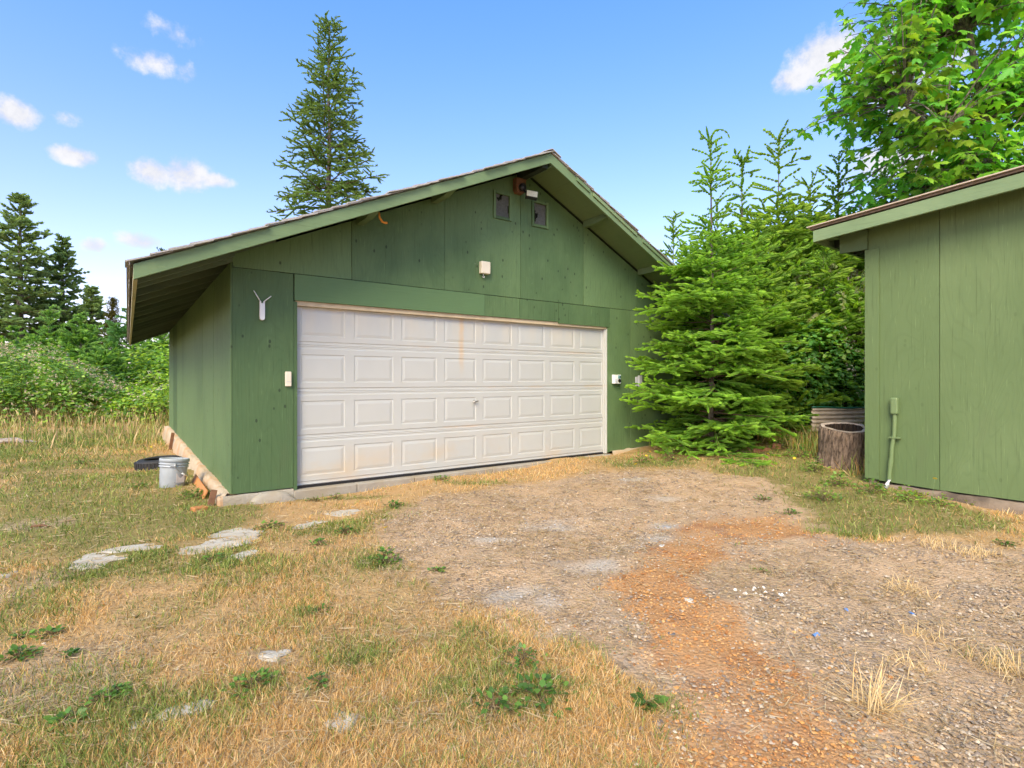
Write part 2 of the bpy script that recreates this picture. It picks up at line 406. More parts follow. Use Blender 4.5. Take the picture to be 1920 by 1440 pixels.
OR2 = [gp(u, v)[:2] for (u, v) in [(1300, 1180), (1310, 1260), (1330, 1340), (1400, 1430)]]
DUST = [(970, 1125, .30, .22), (1040, 985, .34, .15), (930, 1010, .25, .12), (1190, 1030, .28, .25), (1000, 1190, .16, .10), (1250, 985, .2, .14), (1240, 935, .3, .15), (1180, 900, .3, .12), (1090, 1060, .3, .2), (1230, 1010, .2, .2)]
PALE = [(60, 1290, .5, .42), (40, 1100, .35, .4), (110, 1250, .5, .35), (520, 1230, .16, .10), (60, 985, .5, .25), (620, 960, .3, .1)]
GREENP = [(720, 1060, .2, .09, 1.0), (760, 960, .35, .3, .8), (640, 990, .35, .3, .55), (880, 905, .5, .12, .8), (620, 935, .7, .10, .9), (930, 1275, .34, .18, .6), (1000, 1310, .25, .12, .7), (850, 1210, .3, .2, .45), (1260, 1335, .2, .08, .8),
          (260, 960, 1.2, 1.0, .85), (130, 930, 1.8, 2.0, .75), (330, 900, .8, .6, .6), (400, 1040, .4, .25, .6), (250, 1060, .7, .3, .6), (100, 830, 3.5, 3.5, .6), (200, 1000, .6, .4, .6), (60, 880, 1.6, 1.2, .5),
          (1600, 940, 1.1, .7, 1.0), (1500, 900, 1.0, .9, .9), (1720, 975, 1.0, .4, .95), (1480, 850, .7, .8, .7), (1600, 985, .5, .2, 1.0), (1230, 870, .6, .3, .7), (1380, 862, .8, .4, .5), (1620, 900, .6, .6, .8), (1895, 1240, .15, .2, .7),
          (1430, 1072, .1, .05, .8), (1150, 1200, .3, .2, .25), (230, 1330, .3, .15, .35), (480, 1290, .10, .07, .6), (600, 1145, .1, .08, .8), (660, 1220, .2, .15, .4), (600, 1280, .10, .07, .5), (800, 1330, .4, .15, .3), (560, 1150, .8, .5, .12), (300, 1150, .3, .25, .35)]
def masks(x, y):
    n1 = fbm(x * 1.3, y * 1.3, 21); n2 = fbm(x * 4, y * 4, 33); jx = (fbm(x * 1.7, y * 1.7, 41) - .5) * .7; jy = (fbm(x * 1.7, y * 1.7, 47) - .5) * .7
    g = np.zeros(np.shape(x))
    for k in range(6):
        a = k * math.pi / 3; g = g + in_poly(x + jx + .16 * math.cos(a), y + jy + .16 * math.sin(a), GPOLY) / 6.0
    n4 = fbm(x * 2.2 + 5, y * 2.2, 58, 5); o = np.clip(.92 * cap(x + jx * .9, y + jy * .9, OR_PTS, .28) + .45 * cap(x + jx, y + jy, OR_PTS, .65) * smooth(n4, .34, .66) + .55 * cap(x + jx, y + jy, OR2, .33) * smooth(n4, .30, .62), 0, 1) * (.68 + .42 * smooth(n4, .3, .6))
    d = 0
    for (u, v, ru, rv) in DUST: d = np.maximum(d, blob(x + jx * .4, y + jy * .3, u, v, ru, rv))
    d = d * smooth(n2, .25, .6)
    p = 0
    for (u, v, ru, rv) in PALE: p = np.maximum(p, blob(x + jx * .6, y + jy * .4, u, v, ru, rv))
    gr = 0
    for (u, v, ru, rv, a) in GREENP: gr = np.maximum(gr, a * smooth(blob(x + jx * .5, y + jy * .4, u, v, ru * 1.3, rv * 1.3) + (n2 - .5) * 1.3, .15, .8))
    gr = np.clip(gr + smooth(n1 + .14 * smooth(-x, .8, 2.5) * smooth(y, 2.8, 4.5), .48, .76) * .62 * (1 - g), 0, 1)
    return g, o, d, p, gr
xs = axis_steps(-7.5, 7.5, .075, 700); ys = axis_steps(.6, 10.5, .075, 900); ys = ys[ys > -60]
GX, GY = np.meshgrid(xs, ys); GZ = gz(GX, GY)
mg, mo, md, mp_, mgr = masks(GX, GY)
GZ = GZ + mg * (fbm(GX * 7, GY * 7, 90, 2) - .5) * .03
nx, ny = len(xs), len(ys)
idx = np.arange(nx * ny).reshape(ny, nx)
Fq = np.stack([idx[:-1, :-1], idx[:-1, 1:], idx[1:, 1:], idx[1:, :-1]], -1).reshape(-1, 4)
def ground_mat():
    m, nt, b, o = mat('yard_ground'); co = coords(nt)
    a1 = nn(nt, 'ShaderNodeAttribute'); a1.attribute_name = 'col'; a2 = nn(nt, 'ShaderNodeAttribute'); a2.attribute_name = 'col2'
    s1 = nn(nt, 'ShaderNodeSeparateColor'); nt.links.new(a1.outputs['Color'], s1.inputs[0])
    s2 = nn(nt, 'ShaderNodeSeparateColor'); nt.links.new(a2.outputs['Color'], s2.inputs[0])
    nz = noise(nt, co, 9, 6, .65); nf = noise(nt, co, 60, 5, .7)
    # dry thatch with green showing through
    th = mixc(nt, nf, (.31, .19, .09), (.58, .39, .19)); th = mixc(nt, sstep(nt, nz, .35, .7), th, (.50, .325, .16))
    th = mixc(nt, mth(nt, 'MULTIPLY', s2.outputs[1], .6), th, (.10, .14, .035))
    th = mixc(nt, mth(nt, 'MULTIPLY', s2.outputs[0], .8), th, mixc(nt, nf, (.30, .215, .145), (.50, .40, .29)))
    # crushed rock trodden into earth
    vo = nn(nt, 'ShaderNodeTexVoronoi', ins={0: co, 2: 46.0}); vo.inputs['Randomness'].default_value = 1
    sc_ = nn(nt, 'ShaderNodeSeparateColor'); nt.links.new(vo.outputs['Color'], sc_.inputs[0])
    st = mixc(nt, sc_.outputs[0], (.25, .185, .125), (.46, .35, .25)); st = mixc(nt, sstep(nt, sc_.outputs[1], .72, .9), st, (.42, .27, .15))
    st = mixc(nt, sstep(nt, vo.outputs['Distance'], .012, .022), st, st)
    ea = mixc(nt, nz, (.40, .265, .155), (.58, .415, .265))
    gr = mixc(nt, sstep(nt, noise(nt, co, 2.5, 5, .6), .30, .58), st, ea)
    gr = mixc(nt, mth(nt, 'MULTIPLY', s1.outputs[2], .85), gr, mixc(nt, nf, (.34, .30, .25), (.58, .53, .46)))
    c = mixc(nt, sstep(nt, mth(nt, 'ADD', s1.outputs[0], mth(nt, 'MULTIPLY', mth(nt, 'SUBTRACT', nz, .5), .8)), .3, .7), th, gr)
    oc = mixc(nt, nf, (.37, .185, .08), (.56, .335, .165)); oc = mixc(nt, sstep(nt, noise(nt, co, 3.0, 4), .52, .66), oc, (.36, .18, .09))
    c = mixc(nt, sstep(nt, mth(nt, 'ADD', s1.outputs[1], mth(nt, 'MULTIPLY', mth(nt, 'SUBTRACT', nf, .5), .8)), .12, .95), c, oc)
    rgb(b, nt, c); b.inputs['Roughness'].default_value = 1; b.inputs['Specular IOR Level'].default_value = .05
    h = mth(nt, 'ADD', mth(nt, 'MULTIPLY', nf, .6), mth(nt, 'MULTIPLY', vo.outputs['Distance'], -.5))
    bump(nt, b, h, .9, .02)
    return m
gme = np_mesh('ground', np.stack([GX, GY, GZ], -1).reshape(-1, 3), Fq, ground_mat(), np.stack([mg, mo, md], -1).reshape(-1, 3), True)
a2 = gme.attributes.new('col2', 'FLOAT_COLOR', 'POINT'); c4 = np.ones((nx * ny, 4), np.float32)
c4[:, 0] = mp_.ravel(); c4[:, 1] = mgr.ravel(); a2.data.foreach_set('color', c4.ravel())
tag(link('ground', gme), kind='structure')

# ------------------------------------------------------------------ garage
GA = R(35.67); GC = (-2.978, 5.668); GZ0 = CAMZ - 1.22
def gw(x, y, z=0):   # garage to world
    return (GC[0] + x * math.cos(GA) - y * math.sin(GA), GC[1] + x * math.sin(GA) + y * math.cos(GA), GZ0 + z)
GWD, GLN, OV = 7.74, 10.2, .60
DX0, DX1, DH = .68, 5.62, 2.10
RX, RZ = 3.87, 4.374; SL, SR = .450, .474; EL, ER = -.843, GWD + .843
def roof_l(x): return RZ - SL * (RX - x)
def roof_r(x): return RZ - SR * (x - RX)
def roof(x): return min(roof_l(x), roof_r(x))
garage = empty('garage', (GC[0], GC[1], GZ0), GA, 'large green plywood garage with white double door under a low gable', 'garage')
rng = np.random.default_rng(5)
TOPD = .10     # wall stops this far under the roof's top
def wall_poly(x0, x1, z0, top=None):
    xsn = [x0] + ([RX] if x0 < RX < x1 else []) + [x1]
    if top is not None: return [(x0, z0), (x1, z0), (x1, top), (x0, top)]
    return [(x0, z0), (x1, z0)] + [(x, roof(x) - TOPD) for x in xsn[::-1]]
ZS = 2.41      # level of the long horizontal joint over the door
T = .014
def siding(polys, jig=True):
    mb = MB()
    d = float(rng.uniform(-.0025, .0025)) if jig else 0
    for p in polys: mb.prism(p, 'y', d, T)
    return mb.build('siding_panel', M['ply'], garage)
g = .003
siding([wall_poly(.018, DX0 - .045, 0.0, ZS - g)])
siding([wall_poly(DX1 + .004, 6.19 - g, .0, ZS - g)]); siding([wall_poly(6.19 + g, GWD - .018, .03, ZS - g)])
edges = [.018, 1.30, 2.56, 3.82, 5.08, 6.34, GWD - .018]
VENTS = [(3.365, 3.615, 3.545, 3.875), (4.055, 4.305, 3.545, 3.875)]
core = MB()
for a, b in zip(edges[:-1], edges[1:]):
    a += g; b -= g; hole = [v for v in VENTS if a < v[0] < b]
    if hole:
        x0, x1, z0, z1 = hole[0]
        ps = [wall_poly(a, x0, ZS + g), wall_poly(x1, b, ZS + g), wall_poly(x0, x1, ZS + g, z0), wall_poly(x0, x1, z1)]
    else: ps = [wall_poly(a, b, ZS + g)]
    siding(ps)
# header band over the door: four lengths
hb = [DX0 - .04, 2.73 + .45, 3.80, 4.55, DX1 + .06]
for i, (a, b) in enumerate(zip(hb[:-1], hb[1:])):
    MB().box(a + g, b - g, -.016 if i == 0 else -.006, T, DH + (.01 if i < 3 else -.012), ZS - .006).build('header_board', M['ply'] if i else M['header'], garage)
# dark backing behind the joints (with the vent openings left free)
for p in [wall_poly(.02, DX0 - .03, .01, ZS), wall_poly(DX1 + .03, GWD - .02, .01, ZS), wall_poly(.02, VENTS[0][0] - .01, ZS), wall_poly(VENTS[0][1] + .01, VENTS[1][0] - .01, ZS), wall_poly(VENTS[1][1] + .01, GWD - .02, ZS)] + \
         [q for v in VENTS for q in (wall_poly(v[0] - .01, v[1] + .01, ZS, v[2] - .01), wall_poly(v[0] - .01, v[1] + .01, v[3] + .01))]:
    core.prism(p, 'y', T + .002, .09)
core.box(DX0 - .03, DX1 + .03, T + .002, .09, DH + .03, ZS - .002)
core.build('wall_frame', M['core'], garage)
# left side: 1.22 m sheets of grooved siding
sx = [.0] + [.16 + 1.22 * k for k in range(0, 9)] + [GLN]
sx = [0.0, 1.38, 2.60, 3.82, 5.04, 6.26, 7.48, 8.70, GLN]
for a, b in zip(sx[:-1], sx[1:]):
    mb = MB(); d = float(rng.uniform(-.002, .002))
    n = max(1, round((b - a) / .203)); st = (b - a) / n
    for k in range(n):
        mb.box(d, T, a + k * st + (g if k == 0 else .0015), a + (k + 1) * st - (g if k == n - 1 else .0015), -.005, 2.462)
    mb.build('siding_panel', M['ply'], garage)
MB().box(T + .001, .09, .10, GLN - .01, .0, 2.455).build('wall_frame', M['core'], garage)
MB().box(GWD - T, GWD, .0, GLN, .0, 2.42).build('siding_panel', M['ply'], garage)
MB().prism(wall_poly(.02, GWD - .02, 0), 'y', GLN - T, GLN).build('siding_panel', M['ply'], garage)
# vents: frames and torn screens
for vi, (x0, x1, z0, z1) in enumerate(VENTS):
    v = MB().box(x0 + .002, x1 - .002, .075, .08, z0 + .002, z1 - .002).build('vent', M['core'], garage)
    fw = .033
    for (a, b, c, d_) in [(x0 - fw, x0 + .006, z0 - fw, z1 + fw), (x1 - .006, x1 + fw, z0 - fw, z1 + fw), (x0 + .008, x1 - .008, z0 - fw, z0 + .006), (x0 + .008, x1 - .008, z1 - .006, z1 + fw)]:
        MB().box(a, b, -.022, .004, c, d_).build('frame', M['ply'], v)
    sm = MB(); nxx, nzz = 26, 32
    for i in range(nxx):
        for k in range(nzz):
            fx, fz = (i + .5) / nxx, (k + .5) / nzz; nzv = float(vn(fx * 7, fz * 7, 5 + vi)) - .5
            if vi == 0: hole = abs(fx - .26) < .17 + nzv * .3 and abs(fz - .83 - .2 * (fx - .25)) < .07 + nzv * .16 or (fx > .94 and .25 < fz < .55)
            else: hole = (fx < .30 + nzv * .35 and .16 < fz < .66) or (fx < .14 and fz < .8) or (abs(fx - .3) < .12 and fz < .05 + nzv * .1)
            if hole: continue
            a = x0 + (x1 - x0) * i / nxx; b = x0 + (x1 - x0) * (i + 1) / nxx; c = z0 + (z1 - z0) * k / nzz; d_ = z0 + (z1 - z0) * (k + 1) / nzz
            n = len(sm.v); sm.v += [(a, .012, c), (b, .012, c), (b, .012, d_), (a, .012, d_)]; sm.f.append((n, n + 1, n + 2, n + 3))
    sm.build('screen', M['screen'], v)
# door
door = MB().box(DX0 - .02, DX1 + .03, .122, .128, -.01, 2.13).build('garage_door', M['core'], garage)
PX = .6175; PW, PH = .505, .325
NP = 8; PIT = .538; XO = DX0
secz = [0.0, .538, 1.076, 1.614, 2.152]
prof = [(0.0, 0.0), (.006, .0055), (.018, .006), (.050, .0005)]   # inset from the opening edge, depth
pm = MB()
rings = []
for (ins, dep) in prof: rings.append([(ins, dep, ins), (PW - ins, dep, ins), (PW - ins, dep, PH - ins), (ins, dep, PH - ins)])
for r in rings: pm.v += r
for i in range(len(rings) - 1):
    for k in range(4): pm.f.append((i * 4 + k, i * 4 + (k + 1) % 4, (i + 1) * 4 + (k + 1) % 4, (i + 1) * 4 + k))
pm.f.append(tuple(4 * (len(rings) - 1) + k for k in range(4)))
YD = .070
for s in range(4):
    z0, z1 = secz[s] + .002, secz[s + 1] - .002
    if s == 3: z1 = 2.125
    pz0 = secz[s] + (.105 if s < 3 else .10); pz1 = pz0 + PH
    xa, xb = XO + .004, DX1 - .012
    mb = MB()
    def fq(x0, x1, c, d): mb.add([(x0, YD, c), (x1, YD, c), (x1, YD, d), (x0, YD, d)], [(0, 1, 2, 3)])
    gap = (PX - PW) / 2
    def rail(c, d):
        # horizontal ribs pressed into the steel between the panels
        fq(xa, xb, c, d)
    rib = .018
    fq(xa, xb, pz1, z1 - .042); fq(xa, xb, z0 + .042, pz0)
    mb.add([(xa, YD, z0 + .042), (xb, YD, z0 + .042), (xb, YD + .006, z0 + .034), (xa, YD + .006, z0 + .034), (xb, YD + .006, z0 + .014), (xa, YD + .006, z0 + .014), (xb, YD + .002, z0 + .006), (xa, YD + .002, z0 + .006), (xb, YD + .007, z0 - .003), (xa, YD + .007, z0 - .003)],
           [(0, 1, 2, 3), (3, 2, 4, 5), (5, 4, 6, 7), (7, 6, 8, 9)])
    mb.add([(xa, YD, z1 - .042), (xb, YD, z1 - .042), (xb, YD + .006, z1 - .034), (xa, YD + .006, z1 - .034), (xb, YD + .006, z1 - .014), (xa, YD + .006, z1 - .014), (xb, YD + .002, z1 - .006), (xa, YD + .002, z1 - .006), (xb, YD + .007, z1 + .003), (xa, YD + .007, z1 + .003)],
           [(0, 1, 2, 3), (3, 2, 4, 5), (5, 4, 6, 7), (7, 6, 8, 9)])
    px = XO
    for k in range(NP):
        x0 = XO + k * (DX1 - XO) / NP + gap; x1 = x0 + PW
        fq(max(xa, px), x0, pz0, pz1); px = x1
        q = MB(); q.v = [(a_ + x0, b_ + YD, c_ + pz0) for (a_, b_, c_) in pm.v]; q.f = list(pm.f); q.build('raised_panel', M['door'], door)
    fq(px, xb, pz0, pz1)
    o = mb.build('door_section', M['door'], door)
hd = MB(); hd.tube([(3.06, YD - .001, .91), (3.06, YD - .03, .91)], .013, 10).tube([(3.02, YD - .034, .90), (3.11, YD - .034, .915)], .008, 8)
hd.build('handle', M['steel'], door, True)
MB().box(XO, DX1 - .015, .06, .118, -.028, -.001).build('bottom_seal', M['black'], door)
# opening trim: tan head stop, white right jamb, green left jamb
MB().box(DX0 - .02, DX1 - .005, .012, .066, DH - .045, DH + .008).build('head_stop', M['tan'], garage)
MB().box(DX1 - .010, DX1 + .002, .002, .12, -.02, DH - .046).build('jamb', M['door'], garage)
MB().box(DX1 - .034, DX1 - .011, .035, .068, -.02, DH - .046).build('jamb_stop', M['door'], garage)
MB().box(DX0 - .043, DX0 - .003, .006, .10, -.03, DH - .002).build('jamb', M['ply'], garage)
# roof: deck, fascias, rafters, outlookers, shingle courses
rf = empty('roof'); rf.parent = garage
Y0, Y1 = -OV, GLN + .5
for (xa, xb, fn, ma) in [(EL + .02, RX, roof_l, 'soffit'), (RX, ER - .02, roof_r, 'soffit')]:
    # gable overhang boards (green) and the main deck (near-black green)
    MB().prism([(xa, fn(xa) - .055), (xb, fn(xb) - .055), (xb, fn(xb) - .035), (xa, fn(xa) - .035)], 'y', Y0 + .03, .0).build('gable_soffit', M['soffit'], rf)
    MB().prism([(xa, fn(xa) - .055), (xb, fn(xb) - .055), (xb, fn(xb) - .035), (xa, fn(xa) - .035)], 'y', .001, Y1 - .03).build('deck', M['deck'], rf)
for (xa, xb, fn) in [(EL, RX, roof_l), (RX, ER, roof_r)]:
    MB().prism([(xa, fn(xa) - .165), (xb, fn(xb) - .165), (xb, fn(xb) - .03), (xa, fn(xa) - .03)], 'y', Y0 - .035, Y0).build('rake_board', M['boardx'], rf, bevel=.003)
    MB().prism([(xa, fn(xa) - .165), (xb, fn(xb) - .165), (xb, fn(xb) - .03), (xa, fn(xa) - .03)], 'y', Y1 - .03, Y1 + .005).build('rake_board', M['boardx'], rf)
# second trim strip on the right rake, in broken lengths
for (f0, f1) in [(.10, .155), (.17, .37), (.40, .66), (.67, .98)]:
    xa, xb = RX + (ER - RX) * f0, RX + (ER - RX) * f1
    MB().prism([(xa, roof_r(xa) - .085), (xb, roof_r(xb) - .085), (xb, roof_r(xb) - .034), (xa, roof_r(xa) - .034)], 'y', Y0 - .055, Y0 - .036).build('drip_strip', M['boardx'], rf, bevel=.002)
MB().box(EL - .001, EL + .03, Y0 + .001, Y1 - .03, roof_l(EL) - .165, roof_l(EL) - .035).build('eave_board', M['eavefascia'], rf)
MB().box(ER - .03, ER + .001, Y0 + .001, Y1 - .03, roof_r(ER) - .165, roof_r(ER) - .035).build('eave_board', M['board'], rf)
k = 0; y = .004
while y < Y1 - .1:
    xa, xb = EL + .031, .45
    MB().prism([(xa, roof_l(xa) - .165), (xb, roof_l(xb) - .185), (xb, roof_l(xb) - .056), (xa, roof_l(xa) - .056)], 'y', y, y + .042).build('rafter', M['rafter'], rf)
    y += .61
for yy in (-.30,):
    xa, xb = EL + .031, -.004
    MB().prism([(xa, roof_l(xa) - .165), (xb, roof_l(xb) - .165), (xb, roof_l(xb) - .056), (xa, roof_l(xa) - .056)], 'y', yy, yy + .042).build('rafter', M['rafter'], rf)
for x in (1.35, 2.35, 5.05, 6.35, 7.55):
    zt = roof(x) - .06
    MB().prism([(-.022, zt - .10), (-.022, zt), (Y0 + .004, zt), (Y0 + .004, zt - .045), (-.35, zt - .10)], 'x', x, x + .085).build('outlooker', M['soffit'], rf)
MB().box(RX - .12, RX - .02, Y0 + .004, -.003, RZ - .24, RZ - .11).build('ridge_beam', M['core'], rf)
MB().box(RX + .02, RX + .06, Y0 + .004, -.003, RZ - .20, RZ - .11).build('ridge_beam', M['soffit'], rf)
# shingle courses; each has a loose first tab at the rake edge
def course(xa, xb, fn, first, side):
    lo, hi = (xa, xb)
    def slab(y0, y1, lift, sh):
        mb = MB(); n = 1
        a, b = lo + sh * side, hi
        th = .015
        pts = [(a, fn(a) - .033 + .022 + lift + .006), (b, fn(b) - .033 + .012), (b, fn(b) - .033 + .020), (a, fn(a) - .033 + .022 + lift + .006 + th)]
        if side < 0: pass
        return mb.prism(pts, 'y', y0, y1)
    slab(Y0 + .25, Y1 + .04, .0, 0).build('shingle_course', M['shingle'], rf)
    slab(Y0 - .07 + float(rng.uniform(-.02, .025)), Y0 + .245, float(rng.uniform(-.004, .012)), float(rng.uniform(-.012, .012))).build('shingle', M['shingle'], rf)
L = RX - EL + .05; nC = 30
for i in range(nC):
    a = EL - .05 + i * L / nC; b = min(a + 2.15 * L / nC, RX + .02); course(a, b, roof_l, i == 0, 1)
    a = ER + .05 - i * (ER + .05 - RX) / nC; b = max(a - 2.15 * (ER + .05 - RX) / nC, RX - .02); course(a, b, roof_r, i == 0, -1)
# ragged drooping shingle tabs along the left eave
y = Y0 - .06
while y < Y1:
    ww = float(rng.uniform(.10, .30)); dr = float(rng.uniform(.015, .06))
    MB().prism([(EL - .035, roof_l(EL) + .0), (EL - .030, roof_l(EL) - dr - .02), (EL - .024, roof_l(EL) - dr - .02), (EL - .026, roof_l(EL) + .0)], 'y', y + .004, y + ww - .004).build('shingle', M['shingle'], rf)
    y += ww
MB().prism([(RX - .16, roof_l(RX - .16) + .012), (RX, RZ + .014), (RX + .16, roof_r(RX + .16) + .012), (RX + .16, roof_r(RX + .16) + .022), (RX, RZ + .026), (RX - .16, roof_l(RX - .16) + .022)], 'y', Y0 - .075, Y1 + .04).build('ridge_cap', M['shingle'], rf)
# foundation: rough poured footing under the walls, wider on the left side
def rough_strip(pts_a, pts_b, segs, name, m, jit, parent, rows=5):
    # surface lofted from the top inner edge to the bottom outer edge
    mb = MB(); r2 = np.random.default_rng(len(name) + segs)
    for i in range(segs + 1):
        t = i / segs
        for k in range(rows + 1):
            s = k / rows
            p = [pts_a[j] + (pts_b[j] - pts_a[j]) * t for j in range(9)] if False else None
    return mb
def footing(path, prof, name, m, jit, seed, parent):
    # path: list of (x, y, nx, ny); prof: list of (out, z); noise pushes the surface about
    mb = MB(); n = len(prof); r2 = np.random.default_rng(seed)
    for i, (x, y, ax, ay) in enumerate(path):
        lump = float(vn(i * .22, 1.7, seed) - .5)
        for k, (o, z) in enumerate(prof):
            j = float(r2.uniform(-1, 1)) * jit * (.5 if 0 < k < n - 1 else .2); oo = o + (j + lump * jit * 2.2 if 0 < k < n - 1 else 0)
            zz = z + (float(r2.uniform(-1, 1)) * jit * .7 + lump * jit * 1.2 if 0 < k < n - 1 else 0)
            mb.v.append((x + ax * oo, y + ay * oo, zz))
    for i in range(len(path) - 1):
        for k in range(n - 1): mb.f.append((i * n + k, i * n + k + 1, (i + 1) * n + k + 1, (i + 1) * n + k))
    return mb.build(name, m, parent, True)
side = [(.0, y, -1, 0) for y in np.linspace(-.02, GLN + .05, 150)]
footing(side, [(-.06, -.012), (.05, .015), (.085, -.02), (.10, -.09), (.115, -.17), (.12, -.26), (.13, -.36), (.13, -.6)], 'foundation', M['concside'], .03, 3, garage)
front = [(x, 0, 0, -1) for x in np.linspace(-.075, DX0 - .05, 9)]
footing(front, [(-.06, -.014), (.02, -.014), (.03, -.03), (.035, -.08), (.04, -.15), (.05, -.3)], 'foundation', M['conc'], .006, 4, garage)
MB().box(-.12, .0, -.035, .2, -.4, -.02).build('foundation', M['concside'], garage, bevel=.02)
# rounded lump of spilled concrete by the corner
lp = MB(); n = 14
for i in range(n + 1):
    t = i / n; x = .14 + (.66 - .14) * t; hgt = -.005 - .13 * (abs(2 * t - 1) ** 2.6)
    for (o, zf) in [(.0, 0), (.05, 0), (.085, -.03), (.10, -.12), (.11, -.3)]: lp.v.append((x, -.03 - o, hgt + zf if zf > -.2 else -.3))
for i in range(n):
    for k in range(4): lp.f.append((i * 5 + k, i * 5 + k + 1, i * 5 + 6 + k, i * 5 + 5 + k))
lp.build('concrete_lump', M['conc'], garage, True)
# slab edge under the door, in four pours with fine joints
xa = DX0 - .05
for xb in (1.35, 2.1, 3.3, 4.5, DX1 + .06):
    MB().box(xa + .002, xb - .002, -.055, .5, -.25, -.032).build('slab_edge', M['conc'], garage, bevel=.012); xa = xb
fr = [(x, 0, 0, -1) for x in np.linspace(DX1 + .06, GWD + .02, 20)]
footing(fr, [(-.06, .02), (.02, .03), (.06, .02), (.09, -.05), (.13, -.16), (.16, -.4)], 'foundation', M['concside'], .02, 8, garage)

# ------------------------------------------------------------------ fittings on the garage
def on_front(name, x, z, label, cat):
    p = gw(x, -.004, z); return empty(name, p, GA, label, cat)
a = on_front('wall_antenna', .305, 1.86, 'white plastic Y shaped antenna mounted left of the white door', 'antenna')
mb = MB(); pts = []
for k in range(13):
    an = math.pi + math.pi * k / 12; pts.append((.026 * math.cos(an), .026 + .026 * math.sin(an)))
pts = [(.026, .21), (.013, .21), (.011, .185), (-.011, .185), (-.013, .21), (-.026, .21)] + pts
mb.prism(pts, 'y', -.04, 0); mb.build('body', M['white'], a, bevel=.004)
MB().tube([(-.018, -.02, .205), (-.085, -.03, .315)], .0055, 8).build('prong', M['white'], a, True)
MB().tube([(.018, -.02, .205), (.09, -.03, .27)], .0055, 8).build('prong', M['white'], a, True)
a = on_front('wall_sensor', .575, 1.14, 'small upright beige box beside the left edge of the door', 'sensor box')
MB().box(-.033, .033, -.03, 0, 0, .165).build('cover', M['beige'], a, bevel=.008)
MB().box(-.029, .029, -.034, -.0305, .05, .054).build('seam', M['greyplastic'], a)
a = on_front('alarm_box', 3.17, 2.69, 'square beige box with a white hook high on the gable', 'alarm box')
MB().box(-.075, .075, -.07, 0, 0, .17).build('cover', M['beige'], a, bevel=.01)
MB().tube([(-.02, -.03, -.001), (-.02, -.03, -.025), (-.03, -.03, -.035), (-.03, -.03, -.045), (-.01, -.03, -.05), (.0, -.03, -.035)], .006, 8).build('hook', M['white'], a, True)
a = on_front('flood_light', 3.76, 3.97, 'flood lamp on a brown wooden block under the roof peak', 'lamp')
MB().prism([(-.085, .0), (-.06, -.05), (.05, -.05), (.085, .0), (.09, .17), (-.085, .17)], 'y', -.10, -.001).build('mounting_block', M['rust'], a, bevel=.01)
MB().tube([(.0, -.10, .03), (.0, -.15, .03)], .055, 16).build('motion_sensor', M['black'], a, True)
MB().tube([(.0, -.12, .0), (.04, -.18, -.06), (.06, -.20, -.07)], .015, 8).build('arm', M['black'], a, True)
h = MB().box(-.085, .085, -.02, .05, -.055, .055).build('lamp_head', M['black'], a, bevel=.008, loc=(.085, -.235, -.095), rot=(R(-22), R(8), R(-28)))
MB().box(-.078, .078, -.026, -.0205, -.048, .048).build('lens', M['lens'], h)
a = on_front('keypad', 5.80, 1.145, 'white and black outlet cover beside the right door jamb', 'outlet')
MB().box(-.075, .075, -.07, 0, 0, .15).build('cover', M['white'], a, bevel=.006)
MB().box(.0, .066, -.076, -.0705, .085, .142).build('display', plain('teal_plastic', (.18, .36, .36), .4), a)
MB().tube([(.033, -.071, .05), (.033, -.085, .05)], .03, 16).build('socket', M['black'], a)
for k in range(4): MB().box(-.065, -.01, -.074, -.0705, .015 + k * .016, .022 + k * .016).build('louver', M['greyplastic'], a)
MB().tube([(.045, -.077, .115), (.045, -.083, .115)], .013, 10).build('button', M['black'], a)
a = on_front('grey_outlet', 6.36, 1.10, 'pale grey outlet cover half hidden by the fir by the door', 'outlet')
MB().box(-.06, .06, -.03, 0, 0, .16).build('plate', M['greyplastic'], a, bevel=.006)
MB().box(-.035, .05, -.075, -.031, -.01, .185).build('cover', M['greyplastic'], a, bevel=.014)
a = empty('orange_cord', gw(1.52, -.30, roof_l(1.52) - .19), GA, 'short orange cord hanging under the left rake of the roof', 'cord')
MB().tube([(0, 0, .06), (.01, 0, .0), (.04, -.01, -.05), (.08, -.01, -.055), (.10, -.01, -.05)], .013, 8).build('cord', M['orange'], a, True)

# ------------------------------------------------------------------ shed on the right
SAng = math.atan2(-.7977, .603); SC_ = (4.22, 6.38); SZ0 = CAMZ - 1.20
shed = empty('shed', (SC_[0], SC_[1], SZ0), SAng, 'green wooden shed with a low roof at the right edge of the yard', 'shed')
def sw(x, y, z=0): return (SC_[0] + x * math.cos(SAng) - y * math.sin(SAng), SC_[1] + x * math.sin(SAng) + y * math.cos(SAng), SZ0 + z)
SLN, SDP = 4.6, 4.0
E0 = -.45; SO = .32; SS = .072
def sr(x): return 3.055 + SS * (x - E0)
for i, (a, b) in enumerate([(.02, .70), (.705, 1.92), (1.925, 3.14), (3.145, SLN)]):
    d = float(rng.uniform(-.002, .002))
    MB().prism([(a, .0 - (.004 if i else -.02)), (b, -.004), (b, sr(b) - .06), (a, sr(a) - .06)], 'y', d, .015).build('siding_panel', M['plyshed'], shed)
MB().box(.02, SLN - .02, .018, .09, .02, sr(0) - .08).build('wall_frame', M['core'], shed)
MB().box(-.012, .135, -.022, -.003, .03, 2.735).build('corner_board', M['plyshed'], shed, bevel=.003)
MB().box(-.014, .0, -.0, .11, .03, 2.735).build('corner_board', M['plyshed'], shed, bevel=.003)
MB().box(.001, .015, .112, SDP, .02, 2.9).build('siding_panel', M['plyshed'], shed)
MB().box(SLN - .015, SLN, .02, SDP, .02, 2.9).build('siding_panel', M['plyshed'], shed)
